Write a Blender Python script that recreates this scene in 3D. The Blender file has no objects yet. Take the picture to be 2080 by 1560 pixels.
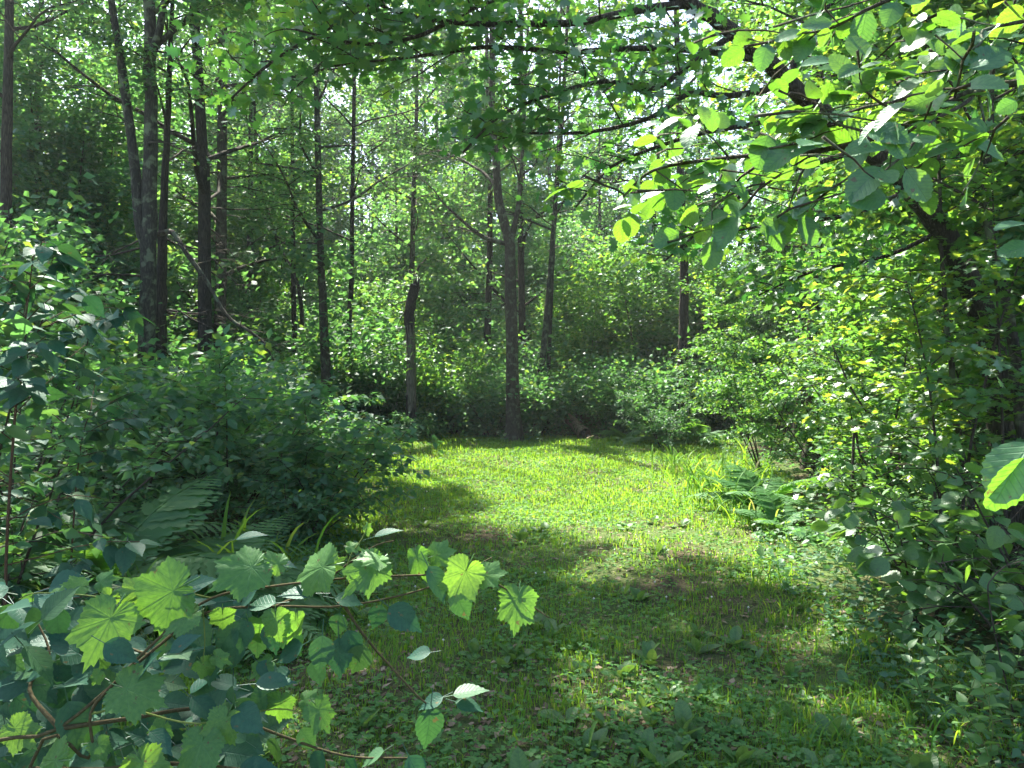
import bpy, math
import numpy as np
from mathutils import Matrix, Vector

# ------------------------------------------------------------------ camera, sky, sun, exposure
sc = bpy.context.scene
COL = sc.collection
EYE = 1.55
FPX = 1560.0                      # focal length in photo pixels (2080 wide)
cam = bpy.data.cameras.new("camera")
cam.sensor_width = 36.0
cam.lens = 36.0 * FPX / 2080.0
cam.clip_end = 2000.0
cam.clip_start = 0.05
cam_o = bpy.data.objects.new("camera", cam)
cam_o.location = (0, 0, EYE)
cam_o.rotation_euler = (math.radians(90), 0, 0)
COL.objects.link(cam_o)
sc.camera = cam_o

SUN_AZ, SUN_EL = -25.0, 54.0
sa, se = math.radians(SUN_AZ), math.radians(SUN_EL)
SUN = np.array([math.sin(sa) * math.cos(se), math.cos(sa) * math.cos(se), math.sin(se)])
world = bpy.data.worlds.new("World")
sc.world = world
world.use_nodes = True
wn = world.node_tree
sky = wn.nodes.new("ShaderNodeTexSky")
sky.sky_type = 'NISHITA'
sky.sun_disc = False
sky.sun_elevation = se
sky.sun_rotation = sa
sky.dust_density = 2.0
sky.air_density = 1.0
bg = wn.nodes["Background"]
bg.inputs["Strength"].default_value = 0.088
wn.links.new(sky.outputs["Color"], bg.inputs["Color"])
sun = bpy.data.lights.new("sun", 'SUN')
sun.energy = 5.0
sun.angle = math.radians(0.55)
sun.color = (1.0, 0.94, 0.78)
sun_o = bpy.data.objects.new("sun", sun)
sun_o.rotation_euler = Vector(SUN).to_track_quat('Z', 'Y').to_euler()
COL.objects.link(sun_o)
vs = sc.view_settings
vs.view_transform = 'Standard'
vs.look = 'None'
vs.exposure = 2.5
vs.gamma = 1.0
cy = sc.cycles
cy.max_bounces = 8
cy.diffuse_bounces = 5
cy.glossy_bounces = 2
cy.transmission_bounces = 4
cy.transparent_max_bounces = 4
cy.volume_bounces = 0
cy.use_denoising = True
cy.sample_clamp_indirect = 6.0
cy.caustics_reflective = False
cy.caustics_refractive = False
sc.render.use_persistent_data = False

# ------------------------------------------------------------------ helpers
UP = np.array([0., 0., 1.])


def R(seed):
    return np.random.default_rng(seed)


def gz(x, y):
    x = np.asarray(x, float); y = np.asarray(y, float)
    return (0.035 * np.sin(x * 0.9 + 0.4) * np.cos(y * 0.7 + 1.0) + 0.02 * np.sin(x * 2.3 + y * 1.7)
            + 0.10 * np.clip((np.abs(x - 0.6) - 2.6) / 4.0, 0, 1))


def P(px, py, d):
    """photo pixel at real distance d (metres along the view) -> world point"""
    return np.array([(px - 1040.0) / FPX * d, d, EYE - (py - 780.0) / FPX * d])


def G(px, py):
    """photo pixel on the flat ground -> world point"""
    d = EYE * FPX / (py - 780.0)
    x = (px - 1040.0) / FPX * d
    return np.array([x, d, float(gz(x, d))])


def nrm(a):
    a = np.asarray(a, float)
    return a / np.maximum(np.linalg.norm(a, axis=-1, keepdims=True), 1e-9)


def frames(f, n, size):
    f = nrm(f)
    n = n - (n * f).sum(-1, keepdims=True) * f
    n = nrm(n)
    r = np.cross(f, n)
    return np.stack([r, f, n], -1) * np.asarray(size)[:, None, None]


def smooth_path(pts, k=4):
    pts = np.asarray(pts, float)
    if len(pts) < 3:
        return pts
    p = np.vstack([2 * pts[0] - pts[1], pts, 2 * pts[-1] - pts[-2]])
    out = []
    for i in range(1, len(p) - 2):
        for t in np.linspace(0, 1, k, endpoint=False):
            a, b, c, d = p[i - 1], p[i], p[i + 1], p[i + 2]
            out.append(0.5 * (2 * b + (c - a) * t + (2 * a - 5 * b + 4 * c - d) * t * t + (3 * b - a - 3 * c + d) * t ** 3))
    out.append(pts[-1])
    return np.array(out)


def tube(path, radii, sides=6, bump=0.0, rng=None):
    path = np.asarray(path, float)
    n = len(path)
    radii = np.broadcast_to(np.asarray(radii, float), (n,)).copy()
    t = np.gradient(path, axis=0)
    t = nrm(t)
    mean = np.abs(t.mean(0))
    ref = np.eye(3)[int(np.argmin(mean))]
    u = nrm(np.cross(t, ref))
    w = np.cross(t, u)
    a = np.linspace(0, 2 * math.pi, sides, endpoint=False)
    rr = np.repeat(radii[:, None], sides, 1)
    if bump and rng is not None:
        rr = rr * (1 + bump * rng.standard_normal((n, sides)))
    v = path[:, None] + rr[..., None] * (np.cos(a)[None, :, None] * u[:, None] + np.sin(a)[None, :, None] * w[:, None])
    v = v.reshape(-1, 3)
    i = np.arange(n - 1)[:, None] * sides
    j = np.arange(sides)[None]
    k = (np.arange(sides) + 1)[None] % sides
    q = np.stack([i + j, i + k, i + sides + k, i + sides + j], -1).reshape(-1, 4)
    f = np.vstack([q[:, [0, 1, 2]], q[:, [0, 2, 3]]])
    cap = np.array([[(n - 1) * sides, (n - 1) * sides + m, (n - 1) * sides + m + 1] for m in range(1, sides - 1)])
    return v, np.vstack([f, cap])


class Geo:
    def __init__(s):
        s.v, s.f, s.t, s.n = [], [], [], 0

    def add(s, v, f, tint=0.0):
        v = np.asarray(v, float); f = np.asarray(f, int)
        s.v.append(v); s.f.append(f + s.n); s.n += len(v)
        s.t.append(np.broadcast_to(np.asarray(tint, float), (len(f),)))

    def tube(s, path, radii, sides=6, bump=0.0, rng=None):
        s.add(*tube(path, radii, sides, bump, rng))

    def inst(s, tm, M, T, tint):
        tv, tf = tm
        N, k = len(T), len(tv)
        if N == 0:
            return
        V = np.einsum('nij,kj->nki', M, tv) + np.asarray(T)[:, None]
        F = tf[None] + (np.arange(N) * k)[:, None, None]
        s.add(V.reshape(-1, 3), F.reshape(-1, 3), np.repeat(tint, len(tf)))

    def mesh(s, name, mat, smooth=False, offset=None):
        v = np.vstack(s.v); f = np.vstack(s.f); t = np.concatenate(s.t)
        if offset is not None:
            v = v - np.asarray(offset)
        me = bpy.data.meshes.new(name)
        me.vertices.add(len(v)); me.vertices.foreach_set("co", v.astype(np.float32).ravel())
        me.loops.add(f.size); me.loops.foreach_set("vertex_index", f.astype(np.int32).ravel())
        me.polygons.add(len(f)); me.polygons.foreach_set("loop_start", np.arange(0, f.size, 3, dtype=np.int32))
        at = me.attributes.new("tint", 'FLOAT', 'FACE')
        at.data.foreach_set("value", t.astype(np.float32))
        me.update(calc_edges=True)
        if smooth:
            me.polygons.foreach_set("use_smooth", np.ones(len(f), dtype=bool))
        me.materials.append(mat)
        return me


def thing(name, label, cat, loc=(0, 0, 0), group=None):
    o = bpy.data.objects.new(name, None)
    o.empty_display_size = 0.1
    COL.objects.link(o)
    o.location = tuple(float(c) for c in loc)
    o["label"] = label; o["category"] = cat
    if group:
        o["group"] = group
    return o


def part(name, mesh, parent=None, kind=None):
    o = bpy.data.objects.new(name, mesh)
    COL.objects.link(o)
    if parent is not None:
        o.parent = parent
    if kind:
        o["kind"] = kind
    return o


def leaf_obj(name, mesh, parent, pos, f, n, size):
    M = frames(np.asarray(f, float)[None], np.asarray(n, float)[None], np.array([size]))[0]
    p = np.asarray(pos, float)
    if parent.parent is not None:
        raise ValueError
    p = p - np.array(parent.location)
    o = part(name, mesh, parent)
    o.matrix_basis = Matrix([[*M[0], p[0]], [*M[1], p[1]], [*M[2], p[2]], [0, 0, 0, 1]])
    return o


# ------------------------------------------------------------------ materials
def new_mat(name):
    m = bpy.data.materials.new(name)
    m.use_nodes = True
    nt = m.node_tree
    nt.nodes.clear()
    out = nt.nodes.new("ShaderNodeOutputMaterial")
    return m, nt, out


def ramp(nt, fac, stops):
    r = nt.nodes.new("ShaderNodeValToRGB")
    e = r.color_ramp.elements
    while len(e) < len(stops):
        e.new(0.5)
    for el, (p, c) in zip(e, stops):
        el.position = p; el.color = (*c, 1)
    nt.links.new(fac, r.inputs[0])
    return r.outputs[0]


def mth(nt, op, a, b=None, c=None):
    n = nt.nodes.new("ShaderNodeMath"); n.operation = op
    for i, x in enumerate((a, b, c)):
        if x is None:
            continue
        if isinstance(x, (int, float)):
            n.inputs[i].default_value = x
        else:
            nt.links.new(x, n.inputs[i])
    return n.outputs[0]


def leaf_mat(name, refl, trans, tmix=0.45, gloss=0.10, rough=0.38, veins=None, vein_col=1.35):
    """refl / trans: lists of (pos, rgb) over a per-leaf random value"""
    m, nt, out = new_mat(name)
    at = nt.nodes.new("ShaderNodeAttribute"); at.attribute_name = "tint"
    oi = nt.nodes.new("ShaderNodeObjectInfo")
    v = mth(nt, 'FRACT', mth(nt, 'ADD', at.outputs["Fac"], oi.outputs["Random"]))
    cr = ramp(nt, v, refl); ct = ramp(nt, v, trans)
    di = nt.nodes.new("ShaderNodeBsdfDiffuse"); tr = nt.nodes.new("ShaderNodeBsdfTranslucent")
    gl = nt.nodes.new("ShaderNodeBsdfGlossy"); gl.inputs["Roughness"].default_value = rough
    gl.inputs["Color"].default_value = (0.9, 0.95, 1.0, 1)
    if veins:
        tc = nt.nodes.new("ShaderNodeTexCoord")
        sx = nt.nodes.new("ShaderNodeSeparateXYZ")
        nt.links.new(tc.outputs["Object"], sx.inputs[0])
        ax = mth(nt, 'ABSOLUTE', sx.outputs[0])
        if veins == 'pinnate':
            u = mth(nt, 'SUBTRACT', sx.outputs[1], mth(nt, 'MULTIPLY', ax, 0.75))
            q = mth(nt, 'ABSOLUTE', mth(nt, 'SUBTRACT', mth(nt, 'FRACT', mth(nt, 'MULTIPLY', u, 9.0)), 0.5))
            side = mth(nt, 'MULTIPLY', q, 1 / 9.0)
        else:
            ang = mth(nt, 'ARCTAN2', sx.outputs[0], sx.outputs[1])
            rad = mth(nt, 'SQRT', mth(nt, 'ADD', mth(nt, 'MULTIPLY', sx.outputs[0], sx.outputs[0]), mth(nt, 'MULTIPLY', sx.outputs[1], sx.outputs[1])))
            q = mth(nt, 'ABSOLUTE', mth(nt, 'SUBTRACT', mth(nt, 'FRACT', mth(nt, 'ADD', mth(nt, 'DIVIDE', ang, 0.87), 0.5)), 0.5))
            main = mth(nt, 'MULTIPLY', mth(nt, 'MULTIPLY', q, 0.87), rad)
            u = mth(nt, 'SUBTRACT', rad, mth(nt, 'MULTIPLY', main, 1.4))
            q2 = mth(nt, 'ABSOLUTE', mth(nt, 'SUBTRACT', mth(nt, 'FRACT', mth(nt, 'MULTIPLY', u, 7.0)), 0.5))
            side = mth(nt, 'MINIMUM', mth(nt, 'MULTIPLY', main, 0.7), mth(nt, 'MULTIPLY', q2, 1 / 5.0))
        dist = mth(nt, 'MINIMUM', mth(nt, 'MULTIPLY', ax, 0.8), side)
        line = nt.nodes.new("ShaderNodeMapRange")
        line.inputs["From Min"].default_value = 0.0; line.inputs["From Max"].default_value = 0.016
        line.inputs["To Min"].default_value = 1.0; line.inputs["To Max"].default_value = 0.0
        nt.links.new(dist, line.inputs["Value"])
        bm = nt.nodes.new("ShaderNodeBump"); bm.inputs["Strength"].default_value = 0.22
        bm.inputs["Distance"].default_value = 0.004; bm.invert = True
        nz0 = nt.nodes.new("ShaderNodeTexNoise"); nz0.inputs["Scale"].default_value = 9.0
        nt.links.new(tc.outputs["Object"], nz0.inputs["Vector"])
        hgt = mth(nt, 'SUBTRACT', mth(nt, 'MULTIPLY', nz0.outputs[0], 0.8), line.outputs[0])
        nt.links.new(mth(nt, 'MULTIPLY', hgt, -1.0), bm.inputs["Height"])
        for b in (di, tr, gl):
            nt.links.new(bm.outputs[0], b.inputs["Normal"])
        outc = []
        for c, k in ((cr, vein_col), (ct, 0.55)):
            mx = nt.nodes.new("ShaderNodeMix"); mx.data_type = 'RGBA'; mx.blend_type = 'MULTIPLY'
            nt.links.new(line.outputs[0], mx.inputs[0])
            nt.links.new(c, mx.inputs[6]); mx.inputs[7].default_value = (k, k, k, 1)
            # blotches of slightly different green over the blade
            m2 = nt.nodes.new("ShaderNodeMix"); m2.data_type = 'RGBA'; m2.blend_type = 'MULTIPLY'
            m2.inputs[0].default_value = 1.0
            bl = ramp(nt, nz0.outputs[0], [(0.3, (0.8, 0.85, 0.8)), (0.7, (1.15, 1.1, 1.0))])
            nt.links.new(mx.outputs[2], m2.inputs[6]); nt.links.new(bl, m2.inputs[7])
            outc.append(m2.outputs[2])
        sp_ = nt.nodes.new("ShaderNodeTexNoise"); sp_.inputs["Scale"].default_value = 5.5; sp_.inputs["Detail"].default_value = 5
        va = nt.nodes.new("ShaderNodeVectorMath"); va.operation = 'ADD'
        nt.links.new(tc.outputs["Object"], va.inputs[0]); nt.links.new(oi.outputs["Location"], va.inputs[1])
        nt.links.new(va.outputs[0], sp_.inputs["Vector"])
        sf = ramp(nt, sp_.outputs[0], [(0.66, (0, 0, 0)), (0.72, (0.9, 0.9, 0.9))])
        fin = []
        for c in outc:
            m3 = nt.nodes.new("ShaderNodeMix"); m3.data_type = 'RGBA'
            nt.links.new(sf, m3.inputs[0]); nt.links.new(c, m3.inputs[6]); m3.inputs[7].default_value = (0.13, 0.09, 0.035, 1)
            fin.append(m3.outputs[2])
        cr, ct = fin
    nt.links.new(cr, di.inputs["Color"]); nt.links.new(ct, tr.inputs["Color"])
    mx = nt.nodes.new("ShaderNodeMixShader"); mx.inputs[0].default_value = tmix
    nt.links.new(di.outputs[0], mx.inputs[1]); nt.links.new(tr.outputs[0], mx.inputs[2])
    fr = nt.nodes.new("ShaderNodeLayerWeight"); fr.inputs[0].default_value = 0.35
    fac = mth(nt, 'MULTIPLY_ADD', fr.outputs["Fresnel"], gloss * 0.55, gloss * 0.16)
    m2 = nt.nodes.new("ShaderNodeMixShader")
    nt.links.new(fac, m2.inputs[0]); nt.links.new(mx.outputs[0], m2.inputs[1]); nt.links.new(gl.outputs[0], m2.inputs[2])
    nt.links.new(m2.outputs[0], out.inputs["Surface"])
    return m


def bark_mat(name, stops, scale=(9, 9, 1.6), lichen=None, bump=0.6):
    m, nt, out = new_mat(name)
    tc = nt.nodes.new("ShaderNodeTexCoord"); mp = nt.nodes.new("ShaderNodeMapping")
    mp.inputs["Scale"].default_value = scale
    nt.links.new(tc.outputs["Object"], mp.inputs[0])
    nz = nt.nodes.new("ShaderNodeTexNoise"); nz.inputs["Scale"].default_value = 3.0
    nz.inputs["Detail"].default_value = 6; nz.inputs["Roughness"].default_value = 0.7
    nt.links.new(mp.outputs[0], nz.inputs["Vector"])
    vo = nt.nodes.new("ShaderNodeTexVoronoi"); vo.feature = 'DISTANCE_TO_EDGE'; vo.inputs["Scale"].default_value = 3.2
    nt.links.new(mp.outputs[0], vo.inputs["Vector"])
    h = mth(nt, 'ADD', mth(nt, 'MULTIPLY', nz.outputs[0], 0.7), mth(nt, 'MINIMUM', vo.outputs["Distance"], 0.3))
    c = ramp(nt, h, stops)
    if lichen:
        n2 = nt.nodes.new("ShaderNodeTexNoise"); n2.inputs["Scale"].default_value = 7.0; n2.inputs["Detail"].default_value = 4
        nt.links.new(tc.outputs["Object"], n2.inputs["Vector"])
        f = ramp(nt, n2.outputs[0], [(0.52, (0, 0, 0)), (0.62, (1, 1, 1))])
        mx = nt.nodes.new("ShaderNodeMix"); mx.data_type = 'RGBA'
        nt.links.new(f, mx.inputs[0]); nt.links.new(c, mx.inputs[6]); mx.inputs[7].default_value = (*lichen, 1)
        c = mx.outputs[2]
    b = nt.nodes.new("ShaderNodeBsdfPrincipled")
    b.inputs["Roughness"].default_value = 0.9
    b.inputs["Specular IOR Level"].default_value = 0.2
    nt.links.new(c, b.inputs["Base Color"])
    bm = nt.nodes.new("ShaderNodeBump"); bm.inputs["Strength"].default_value = bump; bm.inputs["Distance"].default_value = 0.03
    nt.links.new(h, bm.inputs["Height"]); nt.links.new(bm.outputs[0], b.inputs["Normal"])
    nt.links.new(b.outputs[0], out.inputs["Surface"])
    return m


# forest foliage: darker ones and fresher ones mixed in each crown
L_CANOPY = leaf_mat("canopy_leaf", [(0, (0.040, 0.105, 0.055)), (0.7, (0.056, 0.130, 0.058)), (1, (0.090, 0.155, 0.045))],
                    [(0, (0.13, 0.34, 0.075)), (0.7, (0.19, 0.42, 0.075)), (1, (0.31, 0.48, 0.055))], 0.45, 0.12, 0.48)
L_OAK = leaf_mat("oak_leaf", [(0, (0.032, 0.105, 0.050)), (1, (0.055, 0.145, 0.050))],
                 [(0, (0.10, 0.36, 0.05)), (0.75, (0.18, 0.46, 0.05)), (1, (0.34, 0.56, 0.04))], 0.42, 0.14, 0.42)
L_MAPLE = leaf_mat("maple_leaf", [(0, (0.045, 0.13, 0.045)), (1, (0.07, 0.15, 0.04))],
                   [(0, (0.17, 0.42, 0.04)), (0.6, (0.26, 0.50, 0.04)), (1, (0.44, 0.54, 0.04))], 0.45, 0.12, 0.45)
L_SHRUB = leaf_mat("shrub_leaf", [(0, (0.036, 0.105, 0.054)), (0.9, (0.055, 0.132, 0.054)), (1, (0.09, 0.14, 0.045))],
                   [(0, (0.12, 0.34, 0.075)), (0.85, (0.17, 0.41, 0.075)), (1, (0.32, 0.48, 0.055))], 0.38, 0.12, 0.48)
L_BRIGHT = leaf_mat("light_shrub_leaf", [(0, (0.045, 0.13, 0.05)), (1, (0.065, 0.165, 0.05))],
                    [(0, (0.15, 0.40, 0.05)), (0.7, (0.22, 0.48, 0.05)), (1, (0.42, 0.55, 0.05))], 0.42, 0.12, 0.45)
L_HAZEL = leaf_mat("hazel_leaf", [(0, (0.048, 0.125, 0.042)), (1, (0.072, 0.163, 0.048))],
                   [(0, (0.154, 0.378, 0.039)), (1, (0.252, 0.476, 0.039))], 0.42, 0.18, 0.42, 'pinnate', 1.3)
L_POPLAR = leaf_mat("poplar_leaf", [(0, (0.024, 0.085, 0.060)), (0.8, (0.036, 0.105, 0.068)), (1, (0.06, 0.12, 0.05))],
                    [(0, (0.04, 0.15, 0.03)), (1, (0.09, 0.22, 0.03))], 0.25, 0.09, 0.45, 'pinnate', 1.06)
L_GRAPE = leaf_mat("grape_leaf", [(0, (0.06, 0.155, 0.05)), (1, (0.085, 0.19, 0.055))],
                   [(0, (0.17, 0.40, 0.04)), (1, (0.25, 0.45, 0.04))], 0.42, 0.10, 0.5, 'palmate', 1.35)
L_ALDER = leaf_mat("alder_leaf", [(0, (0.050, 0.145, 0.075)), (1, (0.065, 0.165, 0.070))],
                   [(0, (0.15, 0.40, 0.03)), (1, (0.24, 0.47, 0.03))], 0.42, 0.22, 0.42, 'pinnate', 1.15)
L_FERN = leaf_mat("fern_leaf", [(0, (0.048, 0.137, 0.048)), (1, (0.066, 0.163, 0.048))],
                  [(0, (0.165, 0.405, 0.039)), (1, (0.240, 0.480, 0.039))], 0.42, 0.10, 0.5)
L_HERB = leaf_mat("herb_leaf", [(0, (0.060, 0.156, 0.048)), (1, (0.090, 0.188, 0.054))],
                  [(0, (0.210, 0.448, 0.052)), (1, (0.308, 0.532, 0.052))], 0.42, 0.14, 0.45)
L_PLANTAIN = leaf_mat("plantain_leaf", [(0, (0.055, 0.135, 0.04)), (1, (0.08, 0.165, 0.05))],
                      [(0, (0.17, 0.34, 0.04)), (1, (0.24, 0.39, 0.05))], 0.4, 0.14, 0.45, 'pinnate', 1.2)
L_GRASS = leaf_mat("grass_blade", [(0, (0.05, 0.15, 0.026)), (0.8, (0.085, 0.195, 0.024)), (0.97, (0.12, 0.19, 0.05)), (1, (0.26, 0.22, 0.11))],
                   [(0, (0.18, 0.45, 0.03)), (0.8, (0.38, 0.58, 0.03)), (0.97, (0.32, 0.40, 0.06)), (1, (0.26, 0.22, 0.09))], 0.46, 0.04, 0.5)
L_CLOVER = leaf_mat("clover_leaf", [(0, (0.060, 0.163, 0.054)), (1, (0.090, 0.200, 0.060))],
                    [(0, (0.210, 0.476, 0.052)), (1, (0.336, 0.560, 0.065))], 0.42, 0.05, 0.5)
L_DEAD = leaf_mat("dead_leaf", [(0, (0.09, 0.06, 0.035)), (0.6, (0.17, 0.12, 0.075)), (1, (0.30, 0.24, 0.17))],
                  [(0, (0.08, 0.05, 0.02)), (1, (0.2, 0.14, 0.07))], 0.2, 0.10, 0.6)
L_FLOWER = leaf_mat("clover_flower", [(0, (0.7, 0.7, 0.62)), (1, (0.8, 0.78, 0.7))], [(0, (0.4, 0.4, 0.3)), (1, (0.5, 0.5, 0.4))], 0.3, 0.05, 0.6)
B_GREY = bark_mat("grey_lichen_bark", [(0.2, (0.02, 0.018, 0.014)), (0.6, (0.055, 0.05, 0.04)), (0.9, (0.09, 0.082, 0.062))], (9, 9, 2.5), (0.115, 0.13, 0.085), 0.8)
B_DARK = bark_mat("dark_furrowed_bark", [(0.25, (0.016, 0.013, 0.010)), (0.55, (0.05, 0.042, 0.033)), (0.9, (0.095, 0.08, 0.062))], (13, 13, 1.6), None, 1.0)
B_MID = bark_mat("brown_bark", [(0.2, (0.025, 0.02, 0.015)), (0.6, (0.065, 0.055, 0.042)), (0.9, (0.11, 0.095, 0.07))], (11, 11, 1.8), (0.10, 0.115, 0.075), 0.8)
B_TWIG = bark_mat("twig_bark", [(0.2, (0.025, 0.02, 0.016)), (0.9, (0.085, 0.07, 0.055))], (20, 20, 20), None, 0.3)
B_RED = bark_mat("reddish_twig", [(0.2, (0.05, 0.027, 0.018)), (0.9, (0.10, 0.06, 0.035))], (25, 25, 25), None, 0.2)
B_STALK = bark_mat("brown_green_stalk", [(0.2, (0.045, 0.035, 0.018)), (0.9, (0.10, 0.085, 0.04))], (25, 25, 25), None, 0.2)
B_GREEN = bark_mat("green_stalk", [(0.2, (0.09, 0.13, 0.03)), (0.9, (0.16, 0.2, 0.06))], (25, 25, 25), None, 0.1)
B_PALE = bark_mat("pale_dead_wood", [(0.25, (0.05, 0.04, 0.03)), (0.55, (0.15, 0.13, 0.10)), (0.9, (0.28, 0.25, 0.20))], (14, 14, 1.2), None, 0.5)
B_LOG = bark_mat("rotten_log_bark", [(0.2, (0.09, 0.065, 0.04)), (0.6, (0.25, 0.185, 0.12)), (0.9, (0.40, 0.33, 0.24))], (5, 5, 5), (0.06, 0.10, 0.03), 0.9)


# ------------------------------------------------------------------ leaf shapes (base at origin, tip at +Y, normal +Z, length 1)
def t_ov4(w=0.3):
    v = np.array([[0, 0, 0], [-w, .38, .05], [w, .38, .05], [0, .5, -.03], [0, 1, -.10]], float)
    f = np.array([[0, 2, 3], [2, 4, 3], [0, 3, 1], [1, 3, 4]])
    return v, f


def t_kite(w=0.34):
    return np.array([[0, 0, 0], [w, .42, .06], [0, 1, -.06], [-w, .42, .06]], float), np.array([[0, 1, 2], [0, 2, 3]])


def t_lobed():
    o = [(0, 0), (.13, .12), (.40, .13), (.24, .33), (.55, .50), (.21, .58), (.30, .84), (.09, .78), (0, 1.0)]
    pts = o + [(-x, y) for x, y in o[-2:0:-1]]
    v = [(0, .45, 0.0)] + [(x, y, 0.10 * abs(x) - 0.10 * y * y + 0.03) for x, y in pts]
    n = len(pts)
    return np.array(v, float), np.array([[0, 1 + (i + 1) % n, 1 + i] for i in range(n)])[:, [0, 2, 1]][:, ::-1]


def t_blade(prof, nseg=9, serr=0.0, nser=2, fold=0.12, arch=0.15, petiole=0.25, corr=0.0, twist=0.0):
    """full leaf: prof(t) = half width; serrated rim; folded on the midrib; petiole behind the base"""
    v, f = [], []
    N = nseg * nser
    for i in range(N + 1):
        t = i / N
        hw = prof(t)
        s = serr * (1 if i % 2 else -1) * (hw > 0.02)
        for j, u in enumerate((-1, -0.5, 0, 0.5, 1)):
            x = u * (hw + (s if abs(u) == 1 else 0))
            y = t + (0.02 * abs(u) if i % 2 else 0)
            z = fold * abs(x) - arch * t * t + corr * math.sin(t * 28) * abs(u) + twist * x * t
            v.append((x, y, z))
    for i in range(N):
        for j in range(4):
            a = i * 5 + j
            f += [(a, a + 1, a + 6), (a, a + 6, a + 5)]
    if petiole:
        b = len(v)
        w = 0.012
        for t in (0, 0.5, 1):
            y = -petiole * t; z = 0.10 * petiole * t - 0.02 * t
            v += [(-w, y, z), (w, y, z), (0, y, z - w * 1.6)]
        for s in range(2):
            for j in range(3):
                a, c = b + s * 3 + j, b + s * 3 + (j + 1) % 3
                f += [(a, c, c + 3), (a, c + 3, a + 3)]
    return np.array(v, float), np.array(f)


def ovate(w, peak=0.38, tip=1.0, base=0.5):
    def p(t):
        if t <= 0 or t >= 1:
            return 0.004
        a = peak
        return w * (math.sin(math.pi / 2 * (t / a)) ** base if t < a else math.cos(math.pi / 2 * ((t - a) / (1 - a))) ** tip)
    return p


def t_grape(seed=0, cup=0.16, deep=1.0):
    rg = R(seed)
    ang = [0, 7, 18, 32, 41, 48, 56, 68, 80, 92, 101, 112, 130, 150, 168, 180]
    rad = [1.0, .87, .74 - .06 * deep, .74, .82, .93, .80, .68 - .03 * deep, .66, .70, .76, .66, .58, .48, .38, .06]
    N = 72
    th = np.linspace(-180, 180, N, endpoint=False)
    r = np.interp(np.abs(th), ang, rad)
    r *= 1 + 0.050 * np.where(np.arange(N) % 2 == 0, 1, -1) * (np.abs(th) < 172) + 0.025 * rg.standard_normal(N)
    th = np.radians(th)
    v = [(0, 0, 0)]
    for k in (0.33, 0.68, 1.0):
        x = k * r * np.sin(th) * (0.9 - 0.05 * (seed % 3)); y = k * r * np.cos(th); y = np.where(y > 0, y * 1.14, y)
        q = (np.abs(((th / 0.87 + 0.5) % 1) - 0.5) * 2) ** 2
        z = -cup * (x * x * 0.8 + y * y * (y > 0)) + 0.012 * k * q + 0.010 * rg.standard_normal(N) * k + 0.07 * np.sin(th * (2 + seed % 3) + seed * 2.1) * k * k + 0.10 * (seed % 2 - 0.5) * x * y
        v += list(zip(x, y, z))
    f = [(0, 1 + (i + 1) % N, 1 + i) for i in range(N)]
    for ring in range(2):
        for i in range(N):
            a, b = 1 + ring * N + i, 1 + ring * N + (i + 1) % N
            f += [(a, b, b + N), (a, b + N, a + N)]
    b = len(v); w = 0.018
    for t in (0, 0.5, 1):
        v += [(-w, -0.55 * t, -0.1 * t - .004), (w, -0.55 * t, -0.1 * t - .004), (0, -0.55 * t, -0.1 * t - 0.03)]
    for s in range(2):
        for j in range(3):
            a, c = b + s * 3 + j, b + s * 3 + (j + 1) % 3
            f += [(a, c, c + 3), (a, c + 3, a + 3)]
    return np.array(v, float), np.array(f)


def t_frond(seed=0, arch=0.35, npair=24):
    g = Geo()
    rg = R(seed)
    ts = np.linspace(0, 1, 14)
    rach = np.stack([0.03 * np.sin(ts * 3 + seed), ts - 0.12 * ts ** 2, 0.32 * ts - (0.32 + arch) * ts ** 2], -1)
    g.tube(rach, np.linspace(0.011, 0.003, 14), 3)
    pin = t_blade(ovate(0.105, 0.25, 1.0), 5, 0.022, 2, 0.1, 0.12, 0)
    pos, F, Nn, S = [], [], [], []
    for i in range(npair):
        t = 0.16 + 0.82 * i / npair
        p = np.array([np.interp(t, ts, rach[:, k]) for k in range(3)])
        tg = nrm(np.array([np.interp(min(t + .03, 1), ts, rach[:, k]) for k in range(3)]) - p)
        L = 0.30 * math.sin(math.pi * min(1, (t - 0.08) / 0.92) ** 0.8) ** 0.8 + 0.02
        for s in (-1, 1):
            side = np.array([s, 0, 0.0])
            pos.append(p); F.append(side * 1.0 + tg * 0.45 + np.array([0, 0, -0.12 + 0.06 * rg.standard_normal()]))
            Nn.append(np.cross(np.array([1., 0, 0]), tg) + 0.12 * rg.standard_normal(3)); S.append(L * (0.92 + 0.16 * rg.random()))
    g.inst(pin, frames(np.array(F), np.array(Nn), np.array(S)), np.array(pos), rg.random(len(pos)))
    return g


def as_mesh(name, tm, mat, smooth=True):
    g = Geo(); g.add(tm[0], tm[1], 0.0)
    return g.mesh(name, mat, smooth)


OV4, KITE, LOBED = t_ov4(), t_kite(), t_lobed()
OVW = t_ov4(0.40)

# ------------------------------------------------------------------ gaps in the canopy that let the sun reach the clearing
CLEAR = np.array([G(740, 935)[:2], G(900, 912)[:2], G(1130, 912)[:2], G(1240, 935)[:2], G(1330, 905)[:2], G(1480, 895)[:2], G(1600, 930)[:2], G(1640, 1000)[:2],
                  G(1520, 1085)[:2], G(1380, 1098)[:2], G(1100, 1078)[:2], G(930, 1050)[:2], G(1000, 1020)[:2], G(860, 975)[:2], G(760, 965)[:2]])


def in_poly(q, poly):
    x, y = q[:, 0], q[:, 1]
    ins = np.zeros(len(q), bool)
    j = len(poly) - 1
    for i in range(len(poly)):
        xi, yi = poly[i]; xj, yj = poly[j]
        c = ((yi > y) != (yj > y)) & (x < (xj - xi) * (y - yi) / (yj - yi + 1e-12) + xi)
        ins ^= c
        j = i
    return ins


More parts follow.
